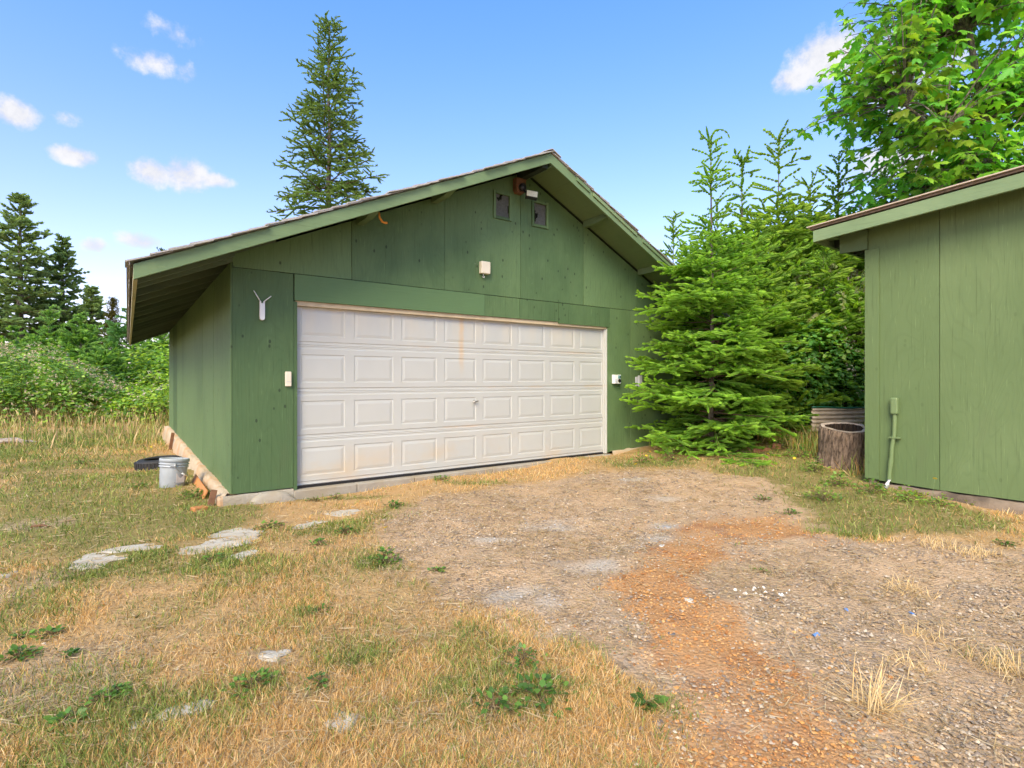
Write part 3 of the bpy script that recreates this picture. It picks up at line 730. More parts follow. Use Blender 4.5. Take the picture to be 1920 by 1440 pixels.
MB().box(.02, SLN - .02, SDP - .015, SDP, .02, 2.9).build('siding_panel', M['plyshed'], shed)
sf = empty('roof'); sf.parent = shed
E1 = SLN + .4
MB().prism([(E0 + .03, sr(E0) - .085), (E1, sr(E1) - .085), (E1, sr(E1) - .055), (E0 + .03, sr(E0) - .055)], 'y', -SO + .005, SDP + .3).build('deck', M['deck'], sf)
MB().prism([(E0, sr(E0) - .19), (E1, sr(E1) - .19), (E1, sr(E1) - .05), (E0, sr(E0) - .05)], 'y', -SO - .04, -SO).build('rake_board', M['boardx'], sf, bevel=.004)
MB().box(E0 - .001, E0 + .035, -SO + .001, SDP + .3, sr(E0) - .19, sr(E0) - .052).build('eave_board', M['boardx'], sf)
MB().box(E0 + .17, .02, -.035, -.004, 2.74, sr(E0) - .088).build('eave_return', M['soffit'], sf)
MB().box(E0 + .036, E0 + .168, -SO + .002, -.004, sr(E0) - .13, sr(E0) - .09).build('eave_block', M['soffit'], sf)
y = .15
while y < SDP:
    MB().prism([(E0 + .036, sr(E0) - .19), (-.02, sr(0) - .19), (-.02, sr(0) - .086), (E0 + .036, sr(E0) - .086)], 'y', y, y + .04).build('rafter', M['deck'], sf); y += .6
MB().prism([(E0 - .035, sr(E0) - .034), (E1, sr(E1) - .034), (E1, sr(E1) - .012), (E0 - .035, sr(E0) - .012)], 'y', -SO - .045, SDP + .33).build('sheathing', plain('weathered_plywood_edge', (.16, .115, .08), .9, .35, 25, 0, .006), sf)
MB().prism([(E0 - .06, sr(E0) - .008), (E1, sr(E1) - .008), (E1, sr(E1) + .004), (E0 - .06, sr(E0) + .004)], 'y', -SO - .075, SDP + .35).build('roofing', plain('tan_roll_roofing', (.46, .38, .31), .9, .12, 40), sf)
fpath = [(x, 0, 0, -1) for x in np.linspace(.05, SLN, 40)]
footing(fpath, [(-.08, -.015), (.0, -.02), (.02, -.04), (.03, -.10), (.05, -.18), (.06, -.45)], 'foundation', M['concdark'], .015, 14, shed)
MB().box(.02, .10, .02, SDP, -.4, .018).build('foundation', M['concdark'], shed)
# conduit with junction box
cdt = empty('conduit', sw(.30, -.03, -.04), SAng, 'green painted conduit pipe with a box on the shed wall', 'conduit')
gp_m = plain('green_conduit_paint', (.150, .215, .09), .45, .06); wp_m = plain('white_pvc', (.72, .72, .74), .4, .1, 20)
MB().tube([(-.035, -.012, .30), (-.03, -.012, .45), (-.005, -.012, .62), (0, -.012, .86)], .022, 12, False).build('pipe', gp_m, cdt, True)
MB().box(-.037, .037, -.05, .015, .84, 1.03).build('junction_box', gp_m, cdt, bevel=.016)
MB().tube([(-.045, -.012, .24), (-.035, -.012, .335)], .026, 12, False).build('coupling', gp_m, cdt, True)
MB().tube([(-.055, -.015, .09), (-.045, -.013, .24)], .0225, 12, False).build('pipe', gp_m, cdt, True)
MB().tube([(-.095, -.07, -.12), (-.085, -.05, -.04), (-.066, -.022, .04), (-.055, -.015, .0905)], .021, 12).build('bare_pipe', wp_m, cdt, True)
MB().box(-.055, .055, -.037, .01, .565, .58).build('strap', gp_m, cdt, bevel=.002)

# ------------------------------------------------------------------ vegetation helpers
def unit(a): return a / (np.linalg.norm(a, axis=-1, keepdims=True) + 1e-9)
class Fir:
    def __init__(s, seed): s.r = np.random.default_rng(seed); s.P = []; s.D = []; s.N = []; s.L = []; s.T = []; s.w = MB()
    def shoot(s, P, D, N, L, T): s.P.append(P); s.D.append(D); s.N.append(N); s.L.append(L); s.T.append(T)
def fir_tree(name, label, base, H, rad, seed, n_wh, per, crown0=.03, prof=.75, up=(5, 45), droop=.25, lat_step=.07, lat_max=.5, sh_len=.14, nl=.022, nw=.006, nstep=.011,
             c_old=(.05, .12, .03), c_new=(.16, .32, .05), trunk_r=None, leader=True, lean=(0, 0), cat='fir tree', group=None, thin=0.0, vol=.6, sub=True, hook=0, ragged=.25, bend_up=0.0, ejit=14, zj=.4, bare=2.0, core=0.0):
    f = Fir(seed); r = f.r
    root = empty(name, base, 0, label, cat, group)
    tr = trunk_r or H * .012
    def trunk(z): return np.array([lean[0] * z / H + .02 * H * .1 * math.sin(z * 1.3 + seed), lean[1] * z / H, z])
    n = 14; pts = [trunk(H * i / n) for i in range(n + 1)]; rads = [max(.004, tr * (1 - i / n) ** .85 + (.3 * tr if i == 0 else 0)) for i in range(n + 1)]
    if hook:
        tip = pts[-1].copy()
        for k in range(1, 7):
            a = math.pi * .95 * k / 6; pts.append(tip + np.array([hook * (1 - math.cos(a)) * .5, 0, hook * .55 * math.sin(a)])); rads.append(.004)
        q = [p for p in pts[-7:]]
        for k in range(6): f.shoot(q[k][None], unit((q[k + 1] - q[k])[None]), np.array([[0, 1., 0]]), np.array([np.linalg.norm(q[k + 1] - q[k])]), np.array([.2]))
    MB().tube(pts, rads, 8).build('trunk', M['firbark'], root, True)
    limbs = MB()
    az0 = r.uniform(0, 6.28)
    for iw in range(n_wh):
        fr = crown0 + (1 - crown0) * ((iw + .5) / n_wh) ** .95
        for ib in range(per + int(r.integers(0, 2))):
            if r.random() < thin: continue
            if (fr - crown0) / (1 - crown0) > bare and r.random() < .38: continue
            fz = max(crown0, min(.985, fr + r.uniform(-zj, zj) / n_wh))
            az0 += 2.4 + r.uniform(-.3, .3); a = az0
            ff = (fz - crown0) / (1 - crown0); Lb = rad * (float(np.interp(ff, *prof)) if isinstance(prof, tuple) else (1 - ff) ** prof) * r.uniform(1 - ragged * 1.6, 1 + ragged * .6) + .06 * H / 5
            e = R(up[0] + (up[1] - up[0]) * fz ** 1.5 + r.uniform(-ejit, ejit)); dr = droop * (1 - fz) ** .5 * r.uniform(.6, 1.3) + (r.uniform(.15, .55) if (fz - crown0) / (1 - crown0) > bare else 0)
            h = np.array([math.cos(a), math.sin(a), 0]); sd_ = np.array([-math.sin(a), math.cos(a), 0]); o = trunk(H * fz)
            ns = 7; t = np.linspace(0, 1, ns)[:, None]
            wig = r.uniform(-.06, .06)
            ax = o + h * Lb * t * math.cos(e) + np.array([0, 0, 1]) * Lb * (t * math.sin(e) - dr * t ** 2 + bend_up * t ** 3) + sd_ * Lb * wig * np.sin(t * 5)
            br = max(.003, tr * .32 * (1 - fz) ** .6 * min(1, Lb / rad + .2))
            limbs.tube([tuple(p) for p in ax[::2]] , [br, br * .7, br * .45, br * .2][:len(ax[::2])], 4, False)
            # needles along the outer limb itself
            seg = unit(ax[1:] - ax[:-1]); sl = np.linalg.norm(ax[1:] - ax[:-1], axis=1)
            up_n = unit(np.cross(seg, np.broadcast_to(sd_, seg.shape))); up_n *= np.sign(up_n[:, 2:3] + 1e-6)
            keep = np.arange(ns - 1) >= 2
            f.shoot(ax[:-1][keep], seg[keep], up_n[keep], sl[keep], np.full(keep.sum(), .5))
            if ff > bare:
                q = np.arange(ns - 1) < 2; f.shoot(ax[:-1][q], seg[q], up_n[q], sl[q], np.full(q.sum(), .3))
                if r.random() < .72: continue
            # lateral sprays
            nlat = max(3, int(Lb * .9 / lat_step)); tt = np.linspace(.12, .97, nlat) + r.uniform(-.02, .02, nlat)
            tt = np.clip(tt, .05, .99)
            pos = np.stack([np.interp(tt, t[:, 0], ax[:, k]) for k in range(3)], -1); dirs = np.stack([np.interp(tt, (t[1:, 0] + t[:-1, 0]) / 2, seg[:, k]) for k in range(3)], -1)
            sgn = np.where(np.arange(nlat) % 2 == 0, 1, -1)[:, None]
            ang = np.radians(r.uniform(42, 66, nlat))[:, None]
            ld = unit(dirs * np.cos(ang) + sd_ * sgn * np.sin(ang) + np.array([0, 0, 1]) * r.normal(0, .16 * vol * 1.6, nlat)[:, None])
            ll = np.clip((1 - tt) * Lb * .62 + sh_len * .6, sh_len * .7, lat_max) * r.uniform(.7, 1.15, nlat)
            nrm = unit(np.cross(ld, np.cross(np.array([0, 0, 1.]), ld)) + r.normal(0, .12, (nlat, 3)))
            f.shoot(pos, ld, nrm, ll, tt)
            if sub and ff <= bare:
                for k in range(nlat):
                    m = int((ll[k] - sh_len * .5) / (lat_step * .95))
                    if m < 1: continue
                    q = np.linspace(.22, .95, m) + r.uniform(-.04, .04, m); p2 = pos[k] + ld[k] * (q * ll[k])[:, None]
                    s2 = np.cross(nrm[k], ld[k]); g2 = np.where((np.arange(m) + k) % 2 == 0, 1, -1)[:, None]; an2 = np.radians(r.uniform(38, 60, m))[:, None]
                    d2 = unit(ld[k] * np.cos(an2) + s2 * g2 * np.sin(an2) + np.array([0, 0, 1]) * r.normal(-.05, .2 * vol * 1.6, m)[:, None])
                    l2 = np.clip((1 - q) * ll[k] * .7 + sh_len * .5, sh_len * .5, sh_len * 1.7) * r.uniform(.75, 1.2, m)
                    f.shoot(p2, d2, unit(nrm[k] + r.normal(0, .15, (m, 3))), l2, np.clip(tt[k] * .5 + q * .5, 0, 1))
    if leader:
        for k in range(10):
            z0 = H * (.86 + .014 * k); f.shoot(trunk(z0)[None], np.array([[0, 0, 1.]]), np.array([[math.cos(k), math.sin(k), 0]]), np.array([H * .014]), np.array([.3]))
    limbs.build('limbs', M['twig'], root)
    P = np.concatenate(f.P); D = np.concatenate(f.D); N = np.concatenate(f.N); L = np.concatenate(f.L); T = np.concatenate(f.T)
    m = np.maximum(2, np.ceil(L / nstep).astype(int)); ix = np.repeat(np.arange(len(P)), m)
    k = np.arange(m.sum()) - np.repeat(np.cumsum(m) - m, m); s_ = (k + r.uniform(0, 1, len(k))) / m[ix]
    S = np.cross(N, D)
    V = []; Cc = []
    tipness = np.clip(s_ * .6 + T[ix] * .55 - .25, 0, 1)
    shade = r.uniform(.75, 1.25, len(P))[ix]
    tmix = np.clip(tipness * r.uniform(.6, 1.3, len(P))[ix], 0, 1)[:, None]
    colr = (np.array(c_old) * (1 - tmix) + np.array(c_new) * tmix) * shade[:, None] * r.uniform(.85, 1.15, (len(ix), 1))
    tip_l = (nl * (1 - .45 * s_ ** 3) * r.uniform(.75, 1.15, len(ix)))[:, None]
    b0 = P[ix] + D[ix] * (s_ * L[ix])[:, None]
    for sg in (1, -1):
        dn = unit(D[ix] * r.uniform(.35, .8, (len(ix), 1)) + sg * S[ix] * r.uniform(.3, 1.1, (len(ix), 1)) + N[ix] * r.uniform(-.75, 1.1, (len(ix), 1)))
        wv = D[ix] * (nw * .5)
        V.append(np.stack([b0 - wv, b0 + wv + dn * tip_l * .15, b0 + dn * tip_l], 1).reshape(-1, 3)); Cc.append(np.repeat(colr, 3, 0))
    if core:
        # every shoot also carries a close inner brush of needles: two crossed slim blades
        w_ = core * r.uniform(.75, 1.2, len(P))[:, None]; E = P + D * (L * 1.04)[:, None]; m1 = P + D * (L * .45)[:, None]; m2 = P + D * (L * .82)[:, None]
        cm = r.uniform(.75, 1.2, (len(P), 1)); ca = np.array(c_old) * cm; tb = np.clip(T[:, None] * r.uniform(.5, 1.2, (len(P), 1)) + .25, 0, 1); cb = (np.array(c_old) * (1 - tb) + np.array(c_new) * tb) * cm
        for ax_ in (S, N):
            q = np.stack([P, m1 + ax_ * w_, m1 - ax_ * w_, P + D * 0, m2 + ax_ * w_ * .8, m2 - ax_ * w_ * .8, E], 1)
            tri = [(0, 1, 2), (1, 4, 5), (1, 5, 2), (4, 6, 5)]
            for (i, j, k_) in tri:
                V.append(np.stack([q[:, i], q[:, j], q[:, k_]], 1).reshape(-1, 3)); cc = {0: ca, 1: (ca + cb) / 2, 2: (ca + cb) / 2, 4: cb, 5: cb, 6: cb}; Cc.append(np.stack([cc[i], cc[j], cc[k_]], 1).reshape(-1, 3))
    V = np.concatenate(V); Cc = np.concatenate(Cc)
    me = np_mesh('foliage', V, np.arange(len(V)).reshape(-1, 3), M['needle'], Cc)
    link('foliage', me, root)
    return root, len(V) // 3
TRI = {}
OLD, NEW = (.135, .31, .045), (.43, .70, .085)
def addfir(key, **k):
    root, n = fir_tree(**k); TRI[key] = n; return root
def at(u, y, z_v=None):
    x = (u - 960) / 1005 * y
    return x, y, (711 - z_v) / 1005 * y + CAMZ if z_v is not None else gz1(x, y)
def put(u, y, vtop, **k):
    x, y, zt = at(u, y, vtop); z0 = gz1(x, y) - .03
    return dict(base=(x, y, z0), H=zt - z0, **k)

# the young fir in front of the garage corner
addfir('young', name='young_fir', label='bright green young fir in front of the garage corner with a hooked leader', seed=11,
       **put(1334, 8.55, 262, rad=1.40, n_wh=22, per=9, ejit=21, zj=1.1, crown0=.015, bare=.66, core=.021, prof=((0, .25, .45, .56, .66, .8, 1), (1, .98, .88, .66, .34, .34, .22)), up=(-6, 46), droop=.10, lat_step=.095, lat_max=.55, sh_len=.15, nl=.032, nw=.011, nstep=.017,
             c_old=OLD, c_new=NEW, trunk_r=.05, hook=.30, vol=.55, ragged=.22, bend_up=.10))
# firs behind it, on the bank
RB = dict(cat='fir tree', group='young firs on the bank behind the shed')
for i, (u, y, vt, rad, lab, hk) in enumerate([
        (1392, 11.2, 300, 1.5, 'thin tipped young fir just right of the hooked leader fir', 0), (1460, 11.8, 252, 1.9, 'tallest young fir between the garage and the shed', .0),
        (1572, 12.0, 290, 1.9, 'young fir with bare top shoots left of the maple', .16), (1262, 14.0, 405, 1.5, 'slender young fir peeping over the right garage eave', 0),
        (1660, 12.6, 318, 1.8, 'young fir tip partly behind the maple leaves', .2), (1520, 14.5, 345, 2.2, 'darker young fir set back between two taller tips', 0), (1345, 13.2, 372, 1.9, 'young fir set back behind the hooked leader fir', 0),
        (1420, 10.2, 420, 1.3, 'short bushy fir low in the gap beside the garage', 0), (1545, 10.4, 470, 1.25, 'short bushy fir beside the shed corner', 0)]):
    addfir('bank%d' % i, name='bank_fir', label=lab, seed=30 + i, **RB,
           **put(u, y, vt, rad=rad * 1.2, n_wh=18, per=7, crown0=.04, bare=.68, core=.032, prof=((0, .3, .5, .62, .75, 1), (1, .95, .80, .48, .30, .18)), up=(2, 52), droop=.10, lat_step=.14, lat_max=.65, sh_len=.21, nl=.05, nw=.024, nstep=.04,
                 c_old=(.11, .25, .04), c_new=(.38, .62, .08) if i % 2 == 0 else (.45, .64, .08), trunk_r=.045, hook=hk, vol=.6, ragged=.3, bend_up=.08))
# the tall fir behind the garage roof
addfir('tall', name='tall_fir', label='tall sparse fir rising behind the left slope of the garage roof', seed=4,
       **put(617, 25, 38, rad=3.7, n_wh=28, per=6, crown0=.20, prof=.62, up=(-8, 38), droop=.13, lat_step=.22, lat_max=1.1, sh_len=.34, nl=.11, nw=.05, nstep=.075, core=.042,
             c_old=(.11, .19, .06), c_new=(.25, .37, .10), trunk_r=.24, vol=1.0, ragged=.38, thin=.18, ejit=20))
# dark firs at the left
for i, (u, y, vt, rad, lab) in enumerate([(38, 38, 366, 5.6, 'tallest dark fir at the left edge behind the brambles'), (117, 41, 446, 3.4, 'narrow dark fir right of the tallest left fir'),
                                          (172, 40, 540, 2.4, 'low dark fir at the right end of the left tree group'), (-45, 42, 440, 4.0, 'dark fir cut off by the left edge of the view')]):
    addfir('dark%d' % i, name='dark_fir', label=lab, cat='fir tree', group='dark firs beyond the brambles', seed=60 + i,
           **put(u, y, vt, rad=rad * .95, n_wh=25, per=6, crown0=.10, prof=.8, up=(-10, 40), droop=.12, lat_step=.40, lat_max=1.5, sh_len=.6, nl=.24, nw=.13, nstep=.14, core=.11,
                 c_old=(.13, .20, .09), c_new=(.28, .42, .16), trunk_r=.32, vol=.9, ragged=.45, thin=.30, bend_up=.06))
# bright small firs at the left
for i, (u, y, vt, rad, hk, lab) in enumerate([(30, 24, 610, 1.9, 0, 'small bright fir at the far left above the brambles'), (92, 23, 585, 2.0, .5, 'small bright fir with a drooping leader above the brambles'), (152, 23, 592, 2.0, .3, 'small bright fir with an upright pale leader left of the garage'),
                                             (238, 27, 578, 2.2, 0, 'blue green small fir beside the garage eave'), (300, 26, 610, 2.4, 0, 'small fir seen under the garage eave'), (200, 21.5, 640, 1.8, 0, 'lowest small bright fir in front of the garage eave')]):
    addfir('left%d' % i, name='small_fir', label=lab, cat='fir tree', group='small bright firs left of the garage', seed=80 + i,
           **put(u, y, vt, rad=rad, n_wh=13, per=6, crown0=.03, prof=.65, up=(4, 50), droop=.10, lat_step=.24, lat_max=.9, sh_len=.36, nl=.12, nw=.055, nstep=.075, core=.06, bare=.75,
                 c_old=(.11, .25, .065), c_new=(.34, .56, .12) if i != 3 else (.20, .40, .15), trunk_r=.06, hook=hk, vol=.6, ragged=.3, bend_up=.08))
# yellow-brown cypress far away, and the tip that shows over the roof
addfir('cyp', name='cypress', label='narrow yellow brown evergreen beside the garage eave', cat='cypress', seed=99,
       **put(212, 34, 563, rad=1.2, n_wh=16, per=7, crown0=.03, prof=.5, up=(40, 70), droop=.0, lat_step=.3, lat_max=.7, sh_len=.4, nl=.14, nw=.07, nstep=.10, c_old=(.06, .06, .018), c_new=(.16, .14, .03), trunk_r=.1, vol=1.2))
addfir('tip', name='distant_fir', label='tiny fir tip peeping over the left roof edge', cat='fir tree', seed=98,
       **put(307, 33, 468, rad=1.9, n_wh=14, per=5, crown0=.1, prof=.8, up=(0, 45), droop=.1, lat_step=.4, lat_max=.9, sh_len=.5, nl=.16, nw=.07, nstep=.13, c_old=(.03, .07, .02), c_new=(.08, .16, .03), trunk_r=.12, vol=.8))

# ------------------------------------------------------------------ broad leaves
def leaf_mesh_arrays(P, Nrm, Dr, size, col, shape='oval', r=None):
    # one leaf = folded pointed oval (4 triangles); P (n,3) base, Dr axis, Nrm up
    S = unit(np.cross(Dr, Nrm)); N2 = unit(np.cross(S, Dr)); s = size[:, None]
    if shape == 'oval':
        tmpl = [(0, 0, 0), (.34, .36, .07), (.34, -.36, .07), (.70, .27, .02), (.70, -.27, .02), (1.0, 0, -.10), (.45, 0, -.02)]
        tri = [(0, 6, 1), (0, 2, 6), (1, 6, 3), (2, 4, 6), (6, 5, 3), (6, 4, 5)]
    else:
        tmpl = [(0, 0, 0), (.5, .33, .05), (.5, -.33, .05), (1.0, 0, -.05)]; tri = [(0, 3, 1), (0, 2, 3)]
    V = np.stack([P + Dr * s * a + S * s * b + N2 * s * c for (a, b, c) in tmpl], 1); n = len(tmpl)
    Fc = (np.arange(len(P)) * n)[:, None, None] + np.array(tri)[None]
    return V.reshape(-1, 3), Fc.reshape(-1, 3), np.repeat(col, n, 0)
def join(parts):
    Vs, Fs, Cs = [], [], []; o = 0
    for V, Fc, Cl in parts: Vs.append(V); Fs.append(Fc + o); Cs.append(Cl); o += len(V)
    return np.concatenate(Vs), np.concatenate(Fs), np.concatenate(Cs)
def bramble(name, label, cx, cy, rx, ry, h, n_leaf, size, seed, cols, flowers=0, fl_size=.03, fcol=(.75, .62, .58), cat='bramble', group=None, canes=30, fine=True, rot=0.0):
    r = np.random.default_rng(seed); z0 = gz1(cx, cy)
    root = empty(name, (cx, cy, z0), rot, label, cat, group)
    def surf(n, inner=.55):
        a = r.uniform(0, 2 * math.pi, n); q = np.sqrt(r.uniform(0, 1, n)); x = q * np.cos(a); y = q * np.sin(a)
        lump = fbm(x * 2.2 + seed, y * 2.2, seed, 3)
        top = h * np.sqrt(np.clip(1 - q ** 2.2, 0, 1)) * (.45 + 1.0 * lump)
        dep = r.uniform(0, 1, n) ** 1.6 * inner
        return np.stack([x * rx, y * ry, top * (1 - dep)], -1), dep, np.stack([x / rx, y / ry, np.full(n, .8 / h)], -1)
    P, dep, nr = surf(n_leaf); nr = unit(nr)
    gx, gy = cx + P[:, 0] * math.cos(rot) - P[:, 1] * math.sin(rot), cy + P[:, 0] * math.sin(rot) + P[:, 1] * math.cos(rot)
    P[:, 2] += gz(gx, gy) - z0
    Nn = unit(nr * .5 + np.array([0, 0, .8]) + r.normal(0, .35, P.shape)); t = r.normal(0, 1, P.shape) + nr * .6; D = unit(t - Nn * (t * Nn).sum(1, keepdims=True))
    cl = np.array(cols)[r.integers(0, len(cols), n_leaf)]
    clump = fbm(P[:, 0] * 1.5, P[:, 1] * 1.5 + P[:, 2], seed + 5, 3)[:, None]
    cl = cl * (.55 + .9 * clump) * r.uniform(.8, 1.2, (n_leaf, 1))
    A = leaf_mesh_arrays(P, Nn, D, size * r.uniform(.6, 1.3, n_leaf), cl, 'oval' if fine else 'dia')
    me = np_mesh('leaves', A[0], A[1], M['leaf'], A[2]); tag(link('leaves', me, root), kind='stuff')
    mb = MB()
    for k in range(canes):
        q, d, _ = surf(1, .1); p = q[0]; b = np.array([p[0] * .3, p[1] * .3, -.1])
        mid = (b + p) / 2 + np.array([0, 0, h * .35]); ts = np.linspace(0, 1.12, 7)
        mb.tube([tuple((1 - t) ** 2 * b + 2 * t * (1 - t) * mid + t * t * p) for t in ts], [.011 - .001 * i for i in range(7)], 4, False)
    if canes: mb.build('canes', M['cane'], root)
    if flowers:
        P, dep, nr = surf(flowers, .06); gx, gy = cx + P[:, 0], cy + P[:, 1]; P[:, 2] += gz(gx, gy) - z0 + .02
        cen = fbm(P[:, 0] * 1.1 + 9, P[:, 1] * 1.1, seed + 9, 2) > .33; P = P[cen]; n = len(P)
        P = np.repeat(P, 5, 0) + r.normal(0, .012, (n * 5, 3)); Nn = unit(r.normal(0, .5, P.shape) + np.array([0, -.3, .8]))
        a = np.tile(np.arange(5) * 1.256, n); ref = unit(np.cross(Nn, np.array([.3, .9, .1]))); D = ref * np.cos(a)[:, None] + np.cross(Nn, ref) * np.sin(a)[:, None]
        A = leaf_mesh_arrays(P, Nn, D, fl_size * r.uniform(.7, 1.2, len(P)), np.array(fcol) * r.uniform(.75, 1.1, (len(P), 1)), 'dia')
        tag(link('flowers', np_mesh('flowers', A[0], A[1], M['petal'], A[2]), root), kind='stuff')
    return root
BR = [(.17, .34, .07), (.27, .47, .08), (.38, .55, .10), (.11, .23, .055)]
YG = [(.36, .56, .07), (.46, .62, .08), (.25, .44, .06)]
LB = 'bramble thickets at the left'
bramble('bramble_thicket', 'big bramble mound with pale pink flowers left of the garage', -16.6, 18.5, 3.6, 2.6, 2.3, 9000, .15, 1, BR, 1900, .05, (.70, .56, .46), group=LB, canes=24, fine=False)
bramble('bramble_thicket', 'yellow green leafy thicket against the left garage wall', -11.9, 19.6, 2.9, 2.4, 1.55, 6000, .14, 2, YG + BR[:1], 260, .05, group=LB, canes=20, fine=False)
bramble('bramble_thicket', 'dark bramble clump at the far left edge of the meadow', -20.8, 19.0, 2.6, 2.2, 2.5, 4500, .15, 3, BR[:2], 150, .05, group=LB, canes=16, fine=False)
bramble('bramble_thicket', 'leafy thicket behind the flowering mound under the small firs', -17.0, 23.0, 6.5, 2.0, 3.0, 6000, .2, 6, BR + YG, 0, group=LB, canes=16, fine=False)
bramble('bramble_thicket', 'green thicket behind the garage end below the eave', -13.2, 24.5, 3.2, 1.8, 3.0, 3500, .2, 7, BR + YG[:1], 0, group=LB, canes=12, fine=False)
RBm = 'brambles beside the shed'
bramble('bramble_bush', 'flowering bramble between the young fir and the shed corner', 5.6, 9.95, 1.2, .75, 1.75, 5200, .10, 21, [(.14, .36, .09), (.22, .48, .10), (.32, .54, .09), (.10, .24, .06)], 420, .030, (.80, .70, .66), group=RBm, canes=26)
bramble('bramble_bush', 'bramble with dense pale flowers higher on the bank', 6.3, 11.0, 1.4, 1.0, 1.5, 3800, .10, 22, BR + YG[:1], 900, .035, (.80, .68, .62), group=RBm, canes=26)
bramble('bramble_bush', 'dark leafy undergrowth behind the young fir', 3.9, 11.0, 1.4, .9, 1.5, 3600, .11, 23, BR, 200, .03, group=RBm, canes=20)
bramble('bramble_bush', 'tall undergrowth filling the gap below the bank firs', 5.6, 13.2, 2.6, 1.0, 2.3, 4500, .14, 24, BR + YG, 0, group=RBm, canes=20)
bramble('bramble_bush', 'undergrowth below the maple behind the shed', 9.4, 12.2, 2.4, 1.4, 2.9, 4500, .14, 25, BR + YG, 0, group=RBm, canes=20)
bramble('bramble_bush', 'low bramble with large light leaves above the corrugated edging', 4.55, 9.75, .8, .5, 1.0, 1500, .11, 27, [(.15, .36, .07), (.22, .42, .06), (.09, .22, .05)], 60, .03, (.80, .70, .66), group=RBm, canes=14)
# drooping pale willow by the shed corner
def willow(cx, cy, h, w_, seed):
    r = np.random.default_rng(seed); z0 = gz1(cx, cy); root = empty('willow', (cx, cy, z0), 0, 'pale olive willow with fine drooping leaves behind the shed corner', 'willow')
    st = MB(); Ps, Ds = [], []
    for k in range(70):
        a = r.uniform(0, 6.28); q = r.uniform(.2, 1) * w_; tz = h * r.uniform(.5, 1.0)
        b = np.array([0, 0, h * r.uniform(.1, .5)]); t_ = np.array([q * math.cos(a), q * math.sin(a), tz]); e = t_ + np.array([.25 * math.cos(a), .25 * math.sin(a), -r.uniform(.3, .8)])
        ts = np.linspace(0, 1, 9)[:, None]; c = (1 - ts) ** 2 * b + 2 * ts * (1 - ts) * (t_ + np.array([0, 0, .3])) + ts ** 2 * e
        st.tube([tuple(p) for p in c], [.012 * (1 - i / 10) for i in range(9)], 4, False)
        n = 75; tt = r.uniform(.3, 1, n); Ps.append(np.stack([np.interp(tt, ts[:, 0], c[:, j]) for j in range(3)], -1)); Ds.append(unit(r.normal(0, .5, (n, 3)) + np.array([.2 * math.cos(a), .2 * math.sin(a), -.8])))
    st.tube([(0, 0, -.1), (.03, 0, h * .4), (0, .02, h * .8)], [.05, .04, .015], 6)
    st.build('trunk', M['maplebark'], root)
    P = np.concatenate(Ps); D = np.concatenate(Ds); N = unit(r.normal(0, 1, P.shape)); n = len(P)
    A = leaf_mesh_arrays(P, N, D, r.uniform(.05, .10, n), np.array([(.34, .42, .15), (.46, .50, .23), (.22, .30, .10)])[r.integers(0, 3, n)] * r.uniform(.7, 1.2, (n, 1)), 'dia')
    tag(link('leaves', np_mesh('leaves', A[0], A[1], M['leaf'], A[2]), root), kind='stuff')
willow(6.6, 10.5, 3.3, 1.0, 5)

# ------------------------------------------------------------------ big-leaf maple
def maple_leaf_template(seed):
    r = np.random.default_rng(seed); out = []
    lob = [(-2.25, .42), (-1.12, .80), (0, 1.0), (1.12, .80), (2.25, .42)]
    pts = [(0, .0)]
    ks = []
    for i, (a, l) in enumerate(lob):
        l *= r.uniform(.9, 1.1)
        ks += [(a - .36, l * .62), (a - .22, l * .84), (a - .12, l * .80), (a, l), (a + .12, l * .80), (a + .22, l * .84), (a + .36, l * .62)]
        if i < 4: am = (a + lob[i + 1][0]) / 2; ks.append((am, .46))
    V = [(0.0, 0.0, 0.0)]
    for (a, l) in ks:
        x, y = l * math.cos(a), l * math.sin(a); V.append((x + .12, y, -.42 * (x ** 2 + y ** 2) - .22 * abs(y) + .05 * math.sin(6 * a)))
    Fc = [(0, i, i + 1) for i in range(1, len(ks))]
    V = np.array(V) * np.array([.5, .5, .5]); return V, np.array(Fc)
LT = [maple_leaf_template(k) for k in range(3)]
